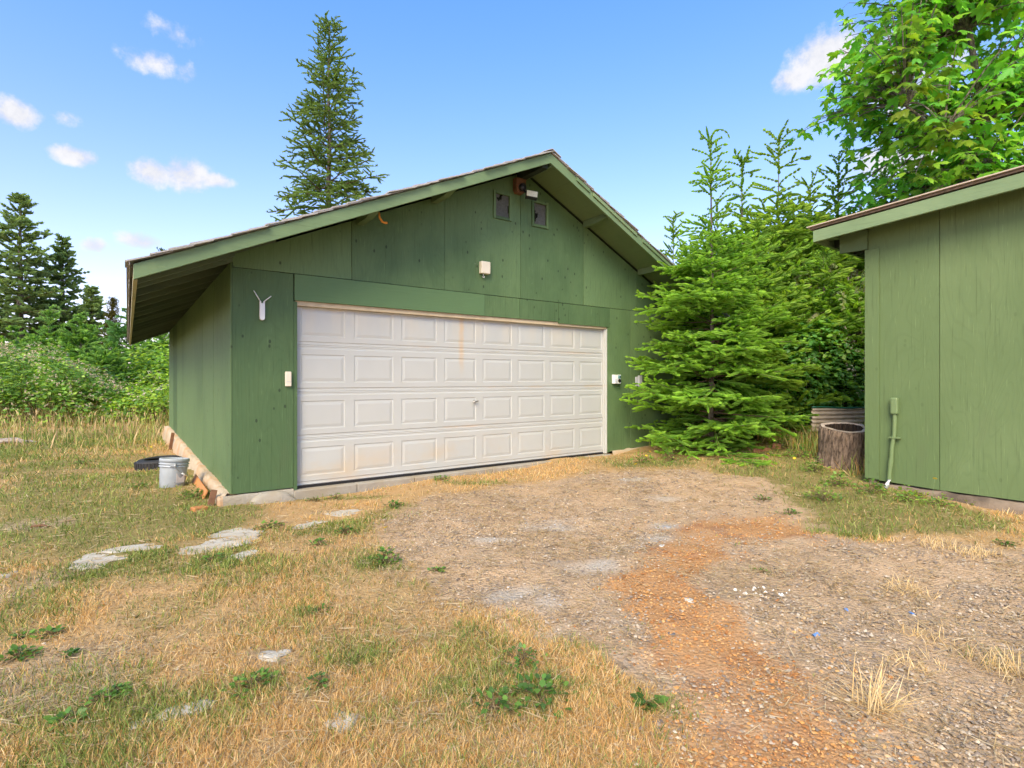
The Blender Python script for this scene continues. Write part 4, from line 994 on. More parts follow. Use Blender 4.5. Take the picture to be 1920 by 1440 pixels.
def maple():
    r = np.random.default_rng(77)
    bx, by = 9.3, 9.9; z0 = gz1(bx, by); root = empty('maple_tree', (bx, by, z0), 0, 'broad leaved maple leaning over the shed roof', 'maple tree')
    def wpt(x, y, z): return np.array([x - bx, y - by, z - z0])
    limbs = [[wpt(bx, by, z0 - .1), wpt(9.15, 9.8, 2.6), wpt(8.85, 9.65, 4.4), wpt(8.45, 9.6, 6.0), wpt(8.1, 9.5, 7.6), wpt(7.9, 9.5, 9.2)],
             [wpt(9.15, 9.8, 2.4), wpt(9.7, 9.9, 4.5), wpt(9.9, 10.0, 6.5), wpt(10.3, 10, 8.8)],
             [wpt(8.95, 9.7, 4.0), wpt(8.2, 9.4, 4.9), wpt(7.4, 9.2, 5.6), wpt(6.6, 9.0, 6.0)]]
    tr = MB().tube([tuple(p) for p in limbs[0]], [.10, .085, .07, .055, .045, .03], 10).build('trunk', M['maplebark'], root, True)
    lm = MB(); lm.tube([tuple(p) for p in limbs[1]], [.10, .08, .06, .03], 8, False).tube([tuple(p) for p in limbs[2]], [.07, .05, .035, .02], 8, False)
    src = np.concatenate([np.array(l)[1:] for l in limbs])
    leaves = []
    for k in range(1000):
        # targets spread through the crown; its left edge is ragged and thins out
        t_ = np.array([r.uniform(5.75, 12.0), r.uniform(8.3, 11.2), r.uniform(3.7, 9.6)])
        edge = 6.55 - .75 * math.exp(-((t_[2] - 6.9) / .9) ** 2) + .40 * abs(t_[2] - 5.0) * (t_[2] < 5.0)
        if t_[0] < edge: continue
        tp = wpt(*t_); d = np.linalg.norm(src - tp + np.array([0, 0, .6]), axis=1); b = src[np.argmin(d)]
        mid = (b + tp) / 2 + np.array([0, 0, .25]); ts = np.linspace(0, 1, 6)[:, None]; c = (1 - ts) ** 2 * b + 2 * ts * (1 - ts) * mid + ts ** 2 * tp
        lm.tube([tuple(p) for p in c], [.02, .017, .014, .011, .008, .004], 5, False)
        nl_ = 10
        tt = np.linspace(.45, 1.0, nl_); p = np.stack([np.interp(tt, ts[:, 0], c[:, j]) for j in range(3)], -1)
        for q in p:
            a = r.uniform(0, 6.28); out = np.array([math.cos(a), math.sin(a), r.uniform(-.35, .25)]); e = q + out * r.uniform(.12, .32)
            lm.tube([tuple(q), tuple(e)], [.003, .002], 3, False)
            leaves.append((e, unit(np.array([out[0], out[1], -.35 + r.normal(0, .25)])), r.uniform(.26, .42)))
    lm.build('limbs', M['maplebark'], root)
    campos = np.array([-bx, -by, CAMZ - z0])
    meshes = []
    cols = [(.13, .32, .04), (.20, .42, .045), (.29, .47, .045)]
    for (V, Fc), c in zip(LT, cols): meshes.append(np_mesh('leaf', V, Fc, M['leafrnd'], np.tile(np.array(c), (len(V), 1))))
    # the leaves that show largest are single parts, the rest one mass
    def vis(e):
        w_ = e + np.array([bx, by, z0 - CAMZ]); u = 960 + 1005 * w_[0] / w_[1]; v = 711 - 1005 * w_[2] / w_[1]
        return (u < 1950 and -20 < v < 400), np.linalg.norm(e - campos)
    info = [(vis(l[0]), l) for l in leaves]; info.sort(key=lambda q: (not q[0][0], q[0][1]))
    rest = []
    for i, (_, (e, d, s)) in enumerate(info):
        up_ = unit(np.array([r.normal(0, .45), -.25 + r.normal(0, .45), 1.0])); side_ = unit(np.cross(up_, d)); n_ = np.cross(d, side_)
        if i < 300:
            o = link('leaf', meshes[int(r.integers(0, 3))], root)
            o.matrix_local = Matrix(((d[0] * s, side_[0] * s, n_[0] * s, e[0]), (d[1] * s, side_[1] * s, n_[1] * s, e[1]), (d[2] * s, side_[2] * s, n_[2] * s, e[2]), (0, 0, 0, 1)))
        else:
            V, Fc = LT[int(r.integers(0, 3))]; c = np.array(cols[int(r.integers(0, 3))]) * r.uniform(.65, 1.3)
            rest.append((e + (V[:, :1] * d + V[:, 1:2] * side_ + V[:, 2:] * n_) * s, Fc, np.tile(c, (len(V), 1))))
    A = join(rest); tag(link('leaves', np_mesh('leaves', A[0], A[1], M['leafrnd'], A[2]), root), kind='stuff')
    print('maple leaves', len(leaves))
maple()

# ------------------------------------------------------------------ things lying about
def lump(name, label, cat, x, y, sx, sy, sz, rot, seed, m, group=None, sink=.4, flat=.6, sub=3):
    # an irregular block of stone or concrete: faceted, flattened on top
    r = np.random.default_rng(seed); bm = bmesh.new(); bmesh.ops.create_icosphere(bm, subdivisions=sub, radius=1)
    ph = r.uniform(0, 9, 3)
    for v in bm.verts:
        c = v.co; n = .30 * math.sin(c.x * 2.3 + ph[0]) * math.cos(c.y * 2.9 + ph[1]) + .14 * math.sin(c.z * 5 + c.x * 4.3 + ph[2]) + .08 * math.sin(c.y * 9 + ph[0])
        n += .10 * math.sin(c.x * 13 + ph[1]) * math.sin(c.y * 11 + ph[2]); z = c.z; z = flat * math.tanh(z / flat * 1.3) if z > 0 else z
        k = 1 + n; v.co = Vector((c.x * k * sx, c.y * k * sy, (z + .18 * n + float(r.uniform(-.03, .03))) * sz))
    me = bpy.data.meshes.new(name); bm.to_mesh(me); bm.free(); me.materials.append(m); me.shade_smooth()
    o = link(name, me, None, (x, y, gz1(x, y) - sz * sink + .0), (0, 0, rot)); return tag(o, label, cat, group)
GSL = 'pale concrete slabs in the grass'
for i, (u, v, sx, sy, sz, rot, lab) in enumerate([(185, 1050, .20, .13, .07, .5, 'left pale concrete slab in the dry grass'), (262, 1027, .20, .07, .05, .45, 'narrow pale slab just right of the leftmost slab'),
        (385, 1022, .24, .14, .05, .3, 'largest pale concrete slab in the grass left of the drive'), (440, 1003, .21, .13, .05, .5, 'pale slab touching the back of the largest slab'), (462, 1041, .10, .07, .04, .2, 'small pale slab in front of the largest slab'),
        (568, 983, .17, .09, .04, .4, 'pale slab nearest the left garage corner'), (650, 961, .16, .08, .03, .3, 'low pale slab in front of the left end of the door')]):
    x, y, _ = gp(u, v); lump('concrete_chunk', lab, 'concrete slab', x, y, sx * 1.15, sy * 1.35, sz * .9, rot, 200 + i, M['concpale'], GSL, .30, .40, 4)
for i, (u, v, s, lab) in enumerate([(350, 1332, .07, 'pale rough rock in the dry grass near the bottom edge'), (262, 1357, .035, 'small white rock at the bottom edge left of centre'), (640, 1352, .055, 'grey rock at the bottom edge in the dry grass'), (515, 1228, .06, 'half buried pale rock in the middle of the dry grass'),
        (5, 1080, .06, 'pale rock at the left edge in the grass'), (340, 973, .02, 'tiny')][:5]):
    x, y, _ = gp(u, v); lump('rock', lab, 'rock', x, y, s * 1.3, s, s * .8, i, 230 + i, M['concpale'], 'rocks in the grass', .35, .6)
for i, (u, v, s, lab) in enumerate([(1250, 988, .035, 'small grey stone on the pale gravel above the orange clay'), (1243, 1024, .03, 'small white stone left of the orange clay'), (1292, 1126, .032, 'small pale stone on the orange clay'), (1260, 1189, .022, 'dark stone on the left edge of the orange clay')]):
    x, y, _ = gp(u, v); lump('stone', lab, 'stone', x, y, s * 1.3, s, s * .7, i, 250 + i, plain('stone%d' % i, [(.28, .27, .26), (.75, .74, .7), (.6, .55, .48), (.13, .12, .12)][i], .9, .2, 30), 'single stones on the drive', .3, .7, 2)
# white crumbs of plaster
x, y, z = gp(1410, 1112); r = np.random.default_rng(8); mb = MB()
for k in range(26):
    a, b = x + r.normal(.03, .09), y + r.normal(0, .05); s = r.uniform(.005, .02); zz = gz1(a, b)
    mb.add([(a - s, b, zz), (a, b - s, zz), (a + s, b, zz), (a, b + s, zz), (a, b, zz + s)], [(0, 1, 4), (1, 2, 4), (2, 3, 4), (3, 0, 4)])
tag(mb.build('plaster_crumbs', plain('white_plaster', (.8, .78, .74), .9, .08)), 'scatter of white plaster crumbs on the gravel', 'crumbs', kind='stuff')
# bits of blue plastic
for (u, v, rz, lab) in [(1530, 1193, .4, 'blue plastic scrap on the dark gravel, nearest of three'), (1587, 1146, 1.2, 'pale blue plastic scrap, leftmost of the two farther ones'), (1712, 1153, 2.0, 'light blue plastic scrap on the gravel, rightmost of three')]:
    x, y, z = gp(u, v)
    MBs = MB().add([(-.02, -.008, .003), (.018, -.011, .006), (.022, .008, .012), (-.006, .012, .005), (-.02, .008, .010)], [(0, 1, 2), (0, 2, 3), (0, 3, 4)]).add([(-.02, -.008, -.002), (.018, -.011, .001), (.022, .008, .007), (-.006, .012, .0), (-.02, .008, .005)], [(0, 2, 1), (0, 3, 2), (0, 4, 3)])
    o = MBs.build('plastic_scrap', plain('blue_plastic', (.16, .30, .62), .4, .1), None, loc=(x, y, z + .004), rot=(0, 0, rz)); tag(o, lab, 'plastic scrap', 'blue plastic scraps')

# bucket
x, y, z = gp(322, 913); bk = empty('bucket', (x, y, z - .005), .5, 'grey plastic bucket with its lid on beside the garage', 'bucket'); bk.rotation_euler = (R(-3), R(5), .5)
bp = plain('grey_bucket_plastic', (.42, .45, .48), .45, .12, 9); 
def bucket_mat():
    m, nt, b, o = mat('scuffed_bucket_plastic'); co = coords(nt)
    c = mixc(nt, noise(nt, co, 9, 5, .6), (.28, .31, .345), (.40, .43, .46))
    c = mixc(nt, sstep(nt, noise(nt, coords(nt, (22, 22, 10)), 1.0, 4, .6), .67, .72), c, (.10, .08, .07)); rgb(b, nt, c); b.inputs['Roughness'].default_value = .45; return m
bkm = bucket_mat()
MB().lathe([(.0, 0), (.128, 0), (.131, .005), (.146, .245), (.1465, .25), (.159, .252), (.159, .259), (.149, .262), (.149, .281), (.161, .283), (.161, .291), (.150, .294), (.151, .330), (.0, .331)], 36).build('body', bkm, bk, True)
MB().lathe([(.0, .338), (.136, .338), (.139, .350), (.155, .352), (.160, .346), (.160, .312), (.154, .310)], 36).build('lid', bkm, bk, True)
MB().box(-.03, .03, -.172, -.15, .262, .305).build('handle_ear', bkm, bk, bevel=.004)
pts = [(.012, -.170, .285)] + [(.16 * math.sin(t), -.172 * math.cos(t) - .012, .285 - .15 * math.sin(t) ** .8) for t in np.linspace(.15, 2.9, 12)]
MB().tube(pts, .0025, 5, False).build('bail', M['steel'], bk)
MB().tube([pts[3], pts[4], pts[5]], .009, 8).build('grip', M['white'], bk, True)
MB().prism([(-.052, .06), (.05, .06), (.055, .17), (-.052, .17)], 'y', -.1455, -.143).build('paper_label', plain('faded_label', (.58, .54, .54), .8, .1), bk, rot=(R(-3.5), 0, R(38)))
# tyre
x, y, z = gp(287, 880); y += .15; ty = empty('tyre', (x, y, gz1(x, y) + .0), .3, 'old black tyre lying flat in the grass behind the bucket', 'tyre')
tprof = []
for k in range(21):
    a = -math.pi * .5 + math.pi * k / 20 * 1.0
    tprof.append((.235 + .095 * max(0, math.cos(a)) ** .55, .09 + .09 * math.sin(a)))
tprof = [(.19, .02)] + tprof + [(.20, .178), (.185, .165), (.205, .14), (.26, .10), (.205, .04), (.19, .02)]
rub = plain('tyre_rubber', (.022, .022, .024), .7, .3, 20, 0, .004)
MB().lathe(tprof, 40).build('carcass', rub, ty, True)
for k in range(40):
    a = 2 * math.pi * k / 40
    MB().box(.326, .336, -.018, .018, .03, .15).build('tread_block', rub, ty, rot=(0, 0, a))
ty.rotation_euler = (R(2), R(-3), .2)
# hollow stump
x, y, z = gp(1580, 868); sp = empty('hollow_stump', (x, y, z - .06), 0, 'hollow cut log standing on end beside the shed corner', 'stump')
sp.rotation_euler = (R(10), R(-3), 0)
r = np.random.default_rng(3); seg = 110; mb = MB(); rows = [0, .08, .2, .32, .44, .53, .56]
for i, h in enumerate(rows):
    for k in range(seg):
        a = 2 * math.pi * k / seg; rr = .268 + .016 * math.sin(3 * a + .5) + .010 * abs(math.sin(13 * a + 1.5 * math.sin(h * 9 + a))) + .012 * abs(math.sin(8 * a + 1.2 * math.sin(h * 6))) + float(r.uniform(-.006, .006)) + (.04 * (1 - h / .1) if h < .1 else 0) - (.012 if i == len(rows) - 1 else 0)
        mb.v.append((rr * math.cos(a), rr * math.sin(a), h))
for i in range(len(rows) - 1):
    for k in range(seg): k2 = (k + 1) % seg; mb.f.append((i * seg + k, i * seg + k2, (i + 1) * seg + k2, (i + 1) * seg + k))
mb.build('bark', bark('stump_bark', (.06, .04, .028), (.30, .215, .155), (38, 38, 9)), sp, True)
mb = MB()
hol = MB()
for i in range(3):
    for k in range(seg):
        a = 2 * math.pi * k / seg; rr = [.268, .225, .218][i] + .016 * math.sin(3 * a + .5) + .006 * math.sin(9 * a); mb.v.append((rr * math.cos(a), rr * math.sin(a), [.562, .568, .55][i]))
        rh = .2165 + .016 * math.sin(3 * a + .5) + .010 * math.sin(19 * a + i)
        hol.v.append((rh * math.cos(a), rh * math.sin(a), [.556, .3, .02][i]))
for i in range(2):
    for k in range(seg): k2 = (k + 1) % seg; mb.f.append((i * seg + k, i * seg + k2, (i + 1) * seg + k2, (i + 1) * seg + k))
for i in range(2):
    for k in range(seg): k2 = (k + 1) % seg; hol.f.append((i * seg + k, i * seg + k2, (i + 1) * seg + k2, (i + 1) * seg + k))
hol.f.append(tuple(2 * seg + k for k in range(seg)))
hol.build('hollow', bark('shaded_hollow_wood', (.018, .011, .007), (.075, .048, .03), (40, 40, 5)), sp, True)  # dark brown inner wall, blackened further for the shade inside the hole
mb.build('wood_rim', bark('cut_wood', (.30, .24, .19), (.56, .46, .38), (12, 12, 20)), sp, True)
# corrugated ring with a hose on its rim
x, y, z = at(1572, 8.75, 797); cr = empty('corrugated_panel', (x, y, z), R(17), 'rusty corrugated metal edging behind the hollow stump', 'edging')
mb = MB(); nC_, nR = 24, 60
for i in range(nC_ + 1):
    t = i / nC_; X = -.46 + 1.6 * t; Yb = .22 * (t - .5) ** 2 * 1.5
    for k in range(nR + 1):
        zz = -.1 + .38 * k / nR; mb.v.append((X, Yb + .016 * math.sin(zz * 2 * math.pi / .068), zz))
for i in range(nC_):
    for k in range(nR): q = nR + 1; mb.f.append((i * q + k, (i + 1) * q + k, (i + 1) * q + k + 1, i * q + k + 1))
o = mb.build('sheet', plain('weathered_galvanised', (.62, .51, .40), .6, .2, 9, .1), cr, True); sm = o.modifiers.new('thick', 'SOLIDIFY'); sm.thickness = .004
hs = MB().tube([(-.47 + 1.6 * t, .22 * (t - .5) ** 2 * 1.5 - .01 + .01 * math.sin(9 * t), .295 - .03 * t + .006 * math.sin(13 * t)) for t in np.linspace(0, 1, 20)], .014, 8).mesh('garden_hose', plain('green_hose', (.02, .14, .085), .4, .1), True)
o = link('garden_hose', hs, None, (x, y, z), (0, 0, R(17))); tag(o, 'dark green garden hose along the top of the corrugated edging', 'hose')
# driftwood log at the left, twig, board and brick bits
x, y, z = gp(22, 832); lg = MB()
for (p, q, rr) in [((-.55, 0, .05), (.28, .06, .06), .055), ((-.4, .07, .09), (.15, .10, .10), .035), ((.1, .02, .04), (.42, .16, .02), .03)]:
    pts = [tuple(p[j] + (q[j] - p[j]) * t + .012 * math.sin(9 * t + j) for j in range(3)) for t in np.linspace(0, 1, 7)]; lg.tube(pts, [rr * f for f in (.7, 1, 1.05, .95, 1, .8, .4)], 8)
tag(lg.build('driftwood_log', bark('grey_wood', (.22, .17, .14), (.48, .42, .36), (4, 30, 30)), None, True, loc=(x, y, z), rot=(0, 0, .15)), 'grey weathered log lying at the left edge of the grass', 'log')
x, y, z = gp(75, 990); tag(MB().tube([(-.07, 0, .015), (0, .015, .02), (.08, -.01, .012)], [.01, .013, .007], 7).build('stick', M['rust'], None, True, loc=(x, y, z), rot=(0, 0, .2)), 'short dark stick in the grass at the left', 'stick')
p = gw(-.19, .04, 0); z = gz1(p[0], p[1]); tag(MB().box(-.03, .03, -.014, .014, 0, .20).build('wood_offcut', M['rust'], None, bevel=.003, loc=(p[0], p[1], z - .03), rot=(R(-18), R(16), GA)), 'short brown board leaning on the garage corner footing', 'board')
p = gw(-.30, -.12, 0); z = gz1(p[0], p[1]); tag(MB().box(-.07, .07, -.04, .04, 0, .045).build('brick_fragment', M['redwood'], None, bevel=.008, loc=(p[0], p[1], z - .01), rot=(R(6), R(4), GA + .5)), 'orange brick piece on the ground at the garage corner', 'brick')
p = gw(-.235, 1.0, 0); z = gz1(p[0], p[1]); tag(MB().box(-.008, .008, -.62, .62, 0, .15).build('plywood_sheet', M['redwood'], None, bevel=.003, loc=(p[0], p[1], z - .07), rot=(0, R(26), GA)), 'orange brown plywood strip leaning on the side footing behind the bucket', 'board')
for yy, lab in ((6.9, 'short rusty stake against the far side footing'),):
    p = gw(-.16, yy, 0); z = gz1(p[0], p[1]); tag(MB().box(-.03, .03, -.03, .03, -.1, .36).build('stake', M['rust'], None, bevel=.004, loc=(p[0], p[1], z), rot=(R(4), R(8), GA)), lab, 'stake')
brm = plain('weathered_brick', (.34, .15, .085), .95, .2, 20, 0, .005)
for i, (u, v, rz, lab) in enumerate([(1428, 846, .5, 'left brick half buried in front of the young fir'), (1458, 838, 1.0, 'right brick half buried in front of the young fir')]):
    x, y, z = gp(u, v); tag(MB().box(-.13, .13, -.06, .06, -.04, .055).build('brick', brm, None, bevel=.012, loc=(x, y, z), rot=(R(5 * i), R(4), rz)), lab, 'brick', 'bricks by the young fir')

# ------------------------------------------------------------------ grass, straw, gravel
def foot(x, y, a=.03):
    dx, dy = x - GC[0], y - GC[1]; lx = dx * math.cos(GA) + dy * math.sin(GA); ly = -dx * math.sin(GA) + dy * math.cos(GA)
    ing = (lx > -.13 - a) & (lx < GWD + .1) & (ly > -.06 - a) & (ly < GLN + .1)
    ex, ey = x - SC_[0], y - SC_[1]; sx_ = ex * math.cos(SAng) + ey * math.sin(SAng); sy_ = -ex * math.sin(SAng) + ey * math.cos(SAng)
    ins = (sx_ > -.02 - a) & (sx_ < SLN + .1) & (sy_ > -.05 - a) & (sy_ < SDP + .1)
    return ing | ins
def sample(n, rmin, rmax, power, r, spread=54):
    # ground points, denser near the viewer's end of the yard
    u = r.uniform(0, 1, n); e = 2 - power
    d = (rmin ** e + u * (rmax ** e - rmin ** e)) ** (1 / e); a = np.radians(r.uniform(-spread, spread, n))
    return d * np.sin(a), d * np.cos(a), d
def blades(x, y, L, W, col, r, lean=.5, name='grass', seg2=True, tipc=None, label=None, cat=None, z=None, flat=False):
    n = len(x); z = gz(x, y) - .004 if z is None else z
    P = np.stack([x, y, z], -1); a = r.uniform(0, 2 * math.pi, n); S = np.stack([np.cos(a), np.sin(a), np.zeros(n)], -1)
    b = r.uniform(0, 2 * math.pi, n); q = np.abs(r.normal(0, lean, n)); LD = np.stack([np.cos(b) * q, np.sin(b) * q, np.ones(n)], -1)
    if flat: LD = np.stack([np.cos(b), np.sin(b), r.uniform(-.02, .16, n)], -1); S = np.stack([-np.sin(b), np.cos(b), r.normal(0, .3, n)], -1)
    LD = unit(LD); bend = np.stack([np.cos(b), np.sin(b), -.35 * np.ones(n)], -1) * (r.uniform(.05, .5, n) * (0.2 if flat else 1))[:, None]
    L = L[:, None]; W = W[:, None]
    m = P + LD * L * .55 + bend * L * .12; t = P + LD * L + bend * L * .5
    V = np.stack([P - S * W * .5, P + S * W * .5, m + S * W * .42, m - S * W * .42, t], 1).reshape(-1, 3)
    i = (np.arange(n) * 5)[:, None, None]; Fc = (i + np.array([(0, 1, 2), (0, 2, 3), (3, 2, 4)])[None]).reshape(-1, 3)
    tc_ = col * 1.15 if tipc is None else tipc
    Cl = np.stack([col * .8, col * .8, col, col, tc_], 1).reshape(-1, 3)
    return V, Fc, Cl
def near_obj(x, y): return foot(x, y)
r = np.random.default_rng(101)
DRY = np.array([(.66, .42, .17), (.74, .52, .25), (.55, .32, .115), (.66, .39, .15), (.76, .58, .33)])
GRN = np.array([(.18, .25, .06), (.25, .31, .075), (.14, .20, .05), (.34, .37, .11)])
SLABS = [(gp(u, v)[0], gp(u, v)[1], rr) for (u, v, rr) in [(185, 1050, .17), (262, 1027, .14), (385, 1022, .19), (440, 1003, .16), (462, 1041, .09), (568, 983, .12), (650, 961, .11), (515, 1228, .05)]]
def grass_layer(n, rmin, rmax, power, r):
    x, y, d = sample(n, rmin, rmax, power, r); ok = ~foot(x, y); x, y, d = x[ok], y[ok], d[ok]
    g_, o_, du, pa, gr = masks(x, y)
    clump = fbm(x * 2.3, y * 2.3, 71, 3)
    p = (1 - .985 * smooth(g_, .2, .75)) * (1 - .96 * o_) * (1 - .8 * pa) * (.35 + .85 * smooth(clump, .28, .6)) * (.25 + .75 * smooth(fbm(x * .8 + 3, y * .8, 92, 4), .34, .50))
    p = np.maximum(p, gr * .8 * (1 - .55 * g_))
    for (sx_, sy_, rr) in SLABS: p = p * (1 - .97 * (np.hypot((x - sx_) / 1.25, (y - sy_) / .75) < rr))
    k = r.uniform(0, 1, len(x)) < p; x, y, d, gr, clump, g_ = x[k], y[k], d[k], gr[k], clump[k], g_[k]; n = len(x)
    isg = r.uniform(0, 1, n) < np.clip(gr * .85 + .06, 0, .88)
    far = smooth(d, 9, 17)
    col = np.where(isg[:, None], GRN[r.integers(0, 4, n)], DRY[r.integers(0, 5, n)]) * r.uniform(.75, 1.2, (n, 1)) * (.8 + .4 * clump[:, None])
    L = (.032 + .045 * r.uniform(0, 1, n) ** 2) * (.6 + .9 * clump) * np.where(isg, 1.25, 1.0) * (1 - .5 * smooth(g_, .2, .8)) + far * .10 * r.uniform(.3, 1, n)
    L = L * (1 + .25 * smooth(d, 4, 9)); W = (.0015 + .00066 * d) * r.uniform(.7, 1.2, n) * np.where(isg, 1.2, .9)
    return blades(x, y, L * .8, W, col, r, 1.0)
G1 = join([grass_layer(300000, 1.5, 5.4, 1.3, r), grass_layer(170000, 4.8, 22, 1.75, r)])
TRI['grass'] = len(G1[1]); tag(link('grass', np_mesh('grass', *G1[:2], M['grass'], G1[2])), 'short dry and green grass covering the yard', 'grass', kind='stuff')
# matted straw lying flat, on the bare patches and the drive
x, y, d = sample(85000, 1.5, 11, 1.5, r); k = ~foot(x, y); x, y, d = x[k], y[k], d[k]; g_, o_, du, pa, gr = masks(x, y)
p = np.clip(.30 + .7 * pa + .6 * g_ * smooth(fbm(x * 1.6, y * 1.6, 55, 3), .42, .65) - .7 * o_ - .5 * du * (1 - pa), .03, 1); k = r.uniform(0, 1, len(x)) < p; x, y, d, pa = x[k], y[k], d[k], pa[k]
cs = np.array([(.55, .42, .25), (.62, .50, .33), (.44, .32, .19), (.50, .36, .18)])[r.integers(0, 4, len(x))] * r.uniform(.75, 1.15, (len(x), 1))
ST = blades(x, y, r.uniform(.03, .12, len(x)), (.0022 + .0007 * d) * r.uniform(.7, 1.1, len(x)), cs, r, z=gz(x, y) + .006 + r.uniform(0, .014, len(x)), flat=True)
TRI['straw'] = len(ST[1]); tag(link('straw', np_mesh('straw', *ST[:2], M['grass'], ST[2])), 'pale dead straw lying flat on the ground', 'straw', kind='stuff')
# tall dry stalks at the edge of the brambles, seed heads on top
x = r.uniform(-24, -8.3, 6500); y = r.uniform(10.5, 20.5, 6500); dens = smooth(y + (fbm(x * .5, y * .5, 5) - .5) * 6, 10.5, 17); k = (r.uniform(0, 1, 6500) < dens) & ~foot(x, y, .05); x, y = x[k], y[k]; n = len(x)
cs = np.where((r.uniform(0, 1, n) < .45)[:, None], GRN[r.integers(1, 4, n)] * 1.15, np.array([(.56, .43, .22), (.50, .36, .18), (.60, .42, .24)])[r.integers(0, 3, n)]) * r.uniform(.8, 1.15, (n, 1))
L = r.uniform(.18, .5, n) + .35 * smooth(y, 14, 19) * r.uniform(0, 1, n); A1 = blades(x, y, L, r.uniform(.012, .03, n), cs, r, .22)
hd_ = r.uniform(0, 1, n) < .35; A2 = blades(x[hd_], y[hd_], r.uniform(.1, .16, hd_.sum()), np.full(hd_.sum(), .03), cs[hd_] * 1.1, r, .3, z=gz(x[hd_], y[hd_]) + L[hd_] * .9)
# and round the stump, the shed foot and the bramble by it
x2 = np.concatenate([r.uniform(4.2, 6.6, 3600), r.uniform(2.4, 6.2, 1200)]); y2 = np.concatenate([r.uniform(6.6, 9.4, 3600), r.uniform(8.8, 10.2, 1200)]); k = ~foot(x2, y2, .0) & (np.hypot(x2 - gp(1586, 868)[0], y2 - gp(1586, 868)[1]) > .31); x2, y2 = x2[k], y2[k]; n2_ = len(x2)
A3 = blades(x2, y2, r.uniform(.12, .40, n2_) * smooth(fbm(x2 * 2, y2 * 2, 9), .2, .6), r.uniform(.006, .014, n2_), np.where((r.uniform(0, 1, n2_) < .6)[:, None], GRN[r.integers(1, 4, n2_)] * 1.3, DRY[r.integers(0, 5, n2_)]), r, .35)
A = join([A1, A2, A3]); tag(link('tall_grass', np_mesh('tall_grass', *A[:2], M['grass'], A[2])), 'tall seeding grass along the thickets and the shed', 'grass', kind='stuff')
# loose gravel
def stones(x, y, s, col, r, zoff=0):
    n = len(x); T_ = np.array([(1, 0, 0), (-1, 0, 0), (0, 1, 0), (0, -1, 0), (0, 0, 1), (.5, .5, .5)], float)
    Q = T_[None] * (s[:, None] * r.uniform(.6, 1.35, (n, 3)) * np.array([1.15, 1.0, .62]))[:, None, :]; Q = Q + r.normal(0, .16, Q.shape) * s[:, None, None]
    a = r.uniform(0, 6.28, n); ca, sa = np.cos(a)[:, None], np.sin(a)[:, None]; X = Q[:, :, 0] * ca - Q[:, :, 1] * sa; Y = Q[:, :, 0] * sa + Q[:, :, 1] * ca
    V = np.stack([X + x[:, None], Y + y[:, None], Q[:, :, 2] + (gz(x, y) + zoff + s * .12)[:, None]], -1).reshape(-1, 3)
    tri = np.array([(0, 2, 5), (2, 4, 5), (4, 0, 5), (2, 1, 4), (1, 3, 4), (3, 0, 4)])
    return V, ((np.arange(n) * 6)[:, None, None] + tri[None]).reshape(-1, 3), np.repeat(col, 6, 0)
x, y, d = sample(210000, 1.5, 11, 1.5, r); k = ~foot(x, y); x, y, d = x[k], y[k], d[k]; g_, o_, du, pa, gr = masks(x, y)
pat = smooth(fbm(x * 1.9, y * 1.9, 64, 4), .30, .62)
p = np.clip(g_ * (.30 + .75 * pat) + .5 * o_ + .02 - .35 * du - .5 * gr, 0, 1); k = r.uniform(0, 1, len(x)) < p; x, y, d, o_, du = x[k], y[k], d[k], o_[k], du[k]; n = len(x)
s = (.0032 + .0075 * r.uniform(0, 1, n) ** 4) * (1 + .06 * d) * np.where(o_ > .4, .9, 1)
GC_ = np.array([(.31, .235, .165), (.42, .325, .235), (.52, .42, .31), (.23, .18, .14), (.50, .34, .19)])[r.integers(0, 5, n)] * r.uniform(.75, 1.2, (n, 1))
OC_ = np.array([(.54, .26, .085), (.60, .33, .13), (.42, .18, .06)])[r.integers(0, 3, n)] * r.uniform(.8, 1.2, (n, 1))
f_ = (r.uniform(0, 1, n) < o_ * .75)[:, None]; cg = np.where(f_, OC_, GC_); cg = np.where((r.uniform(0, 1, n) < .5 * du)[:, None], cg * .4 + .33, cg)
GV = stones(x, y, s, cg, r, .004 + 0 * x); TRI['gravel'] = len(GV[1])
tag(link('gravel', np_mesh('gravel', *GV[:2], M['stone'], GV[2])), 'loose grey and orange gravel on the drive', 'gravel', kind='stuff')

# ------------------------------------------------------------------ weeds and flowers, each its own plant
def weed(name, label, u, v, n, size, spread, cols, seed, group, up_=.5, cat='weed', shape='oval', xy=None):
    r = np.random.default_rng(seed); x, y, z = (gp(u, v) if xy is None else (xy[0], xy[1], gz1(*xy)))
    root = empty(name, (x, y, z), 0, label, cat, group); a = r.uniform(0, 6.28, n); q = r.uniform(.1, 1, n) * spread
    P = np.stack([q * np.cos(a), q * np.sin(a), r.uniform(0, 1, n) * up_ * spread * (1.1 - q / spread)], -1); P[:, 2] += .012
    D = unit(np.stack([np.cos(a), np.sin(a), r.uniform(-.1, .7, n)], -1) + r.normal(0, .3, (n, 3))); N = unit(np.array([0, 0, 1.]) + r.normal(0, .3, (n, 3)))
    A = leaf_mesh_arrays(P, N, D, size * r.uniform(.6, 1.25, n), np.array(cols)[r.integers(0, len(cols), n)] * r.uniform(.7, 1.2, (n, 1)), shape)
    link('leaves', np_mesh('leaves', A[0], A[1], M['leaf'], A[2]), root)
    st = MB()
    for k in range(min(n, 26)): st.tube([(0, 0, -.01), tuple(P[k] * np.array([.5, .5, .9])), tuple(P[k])], .0022, 4, False)
    st.build('stems', M['cane'], root); return root
WG = [(.13, .27, .055), (.18, .34, .06), (.10, .20, .05)]
GW = 'broad leaved weeds in the grass'
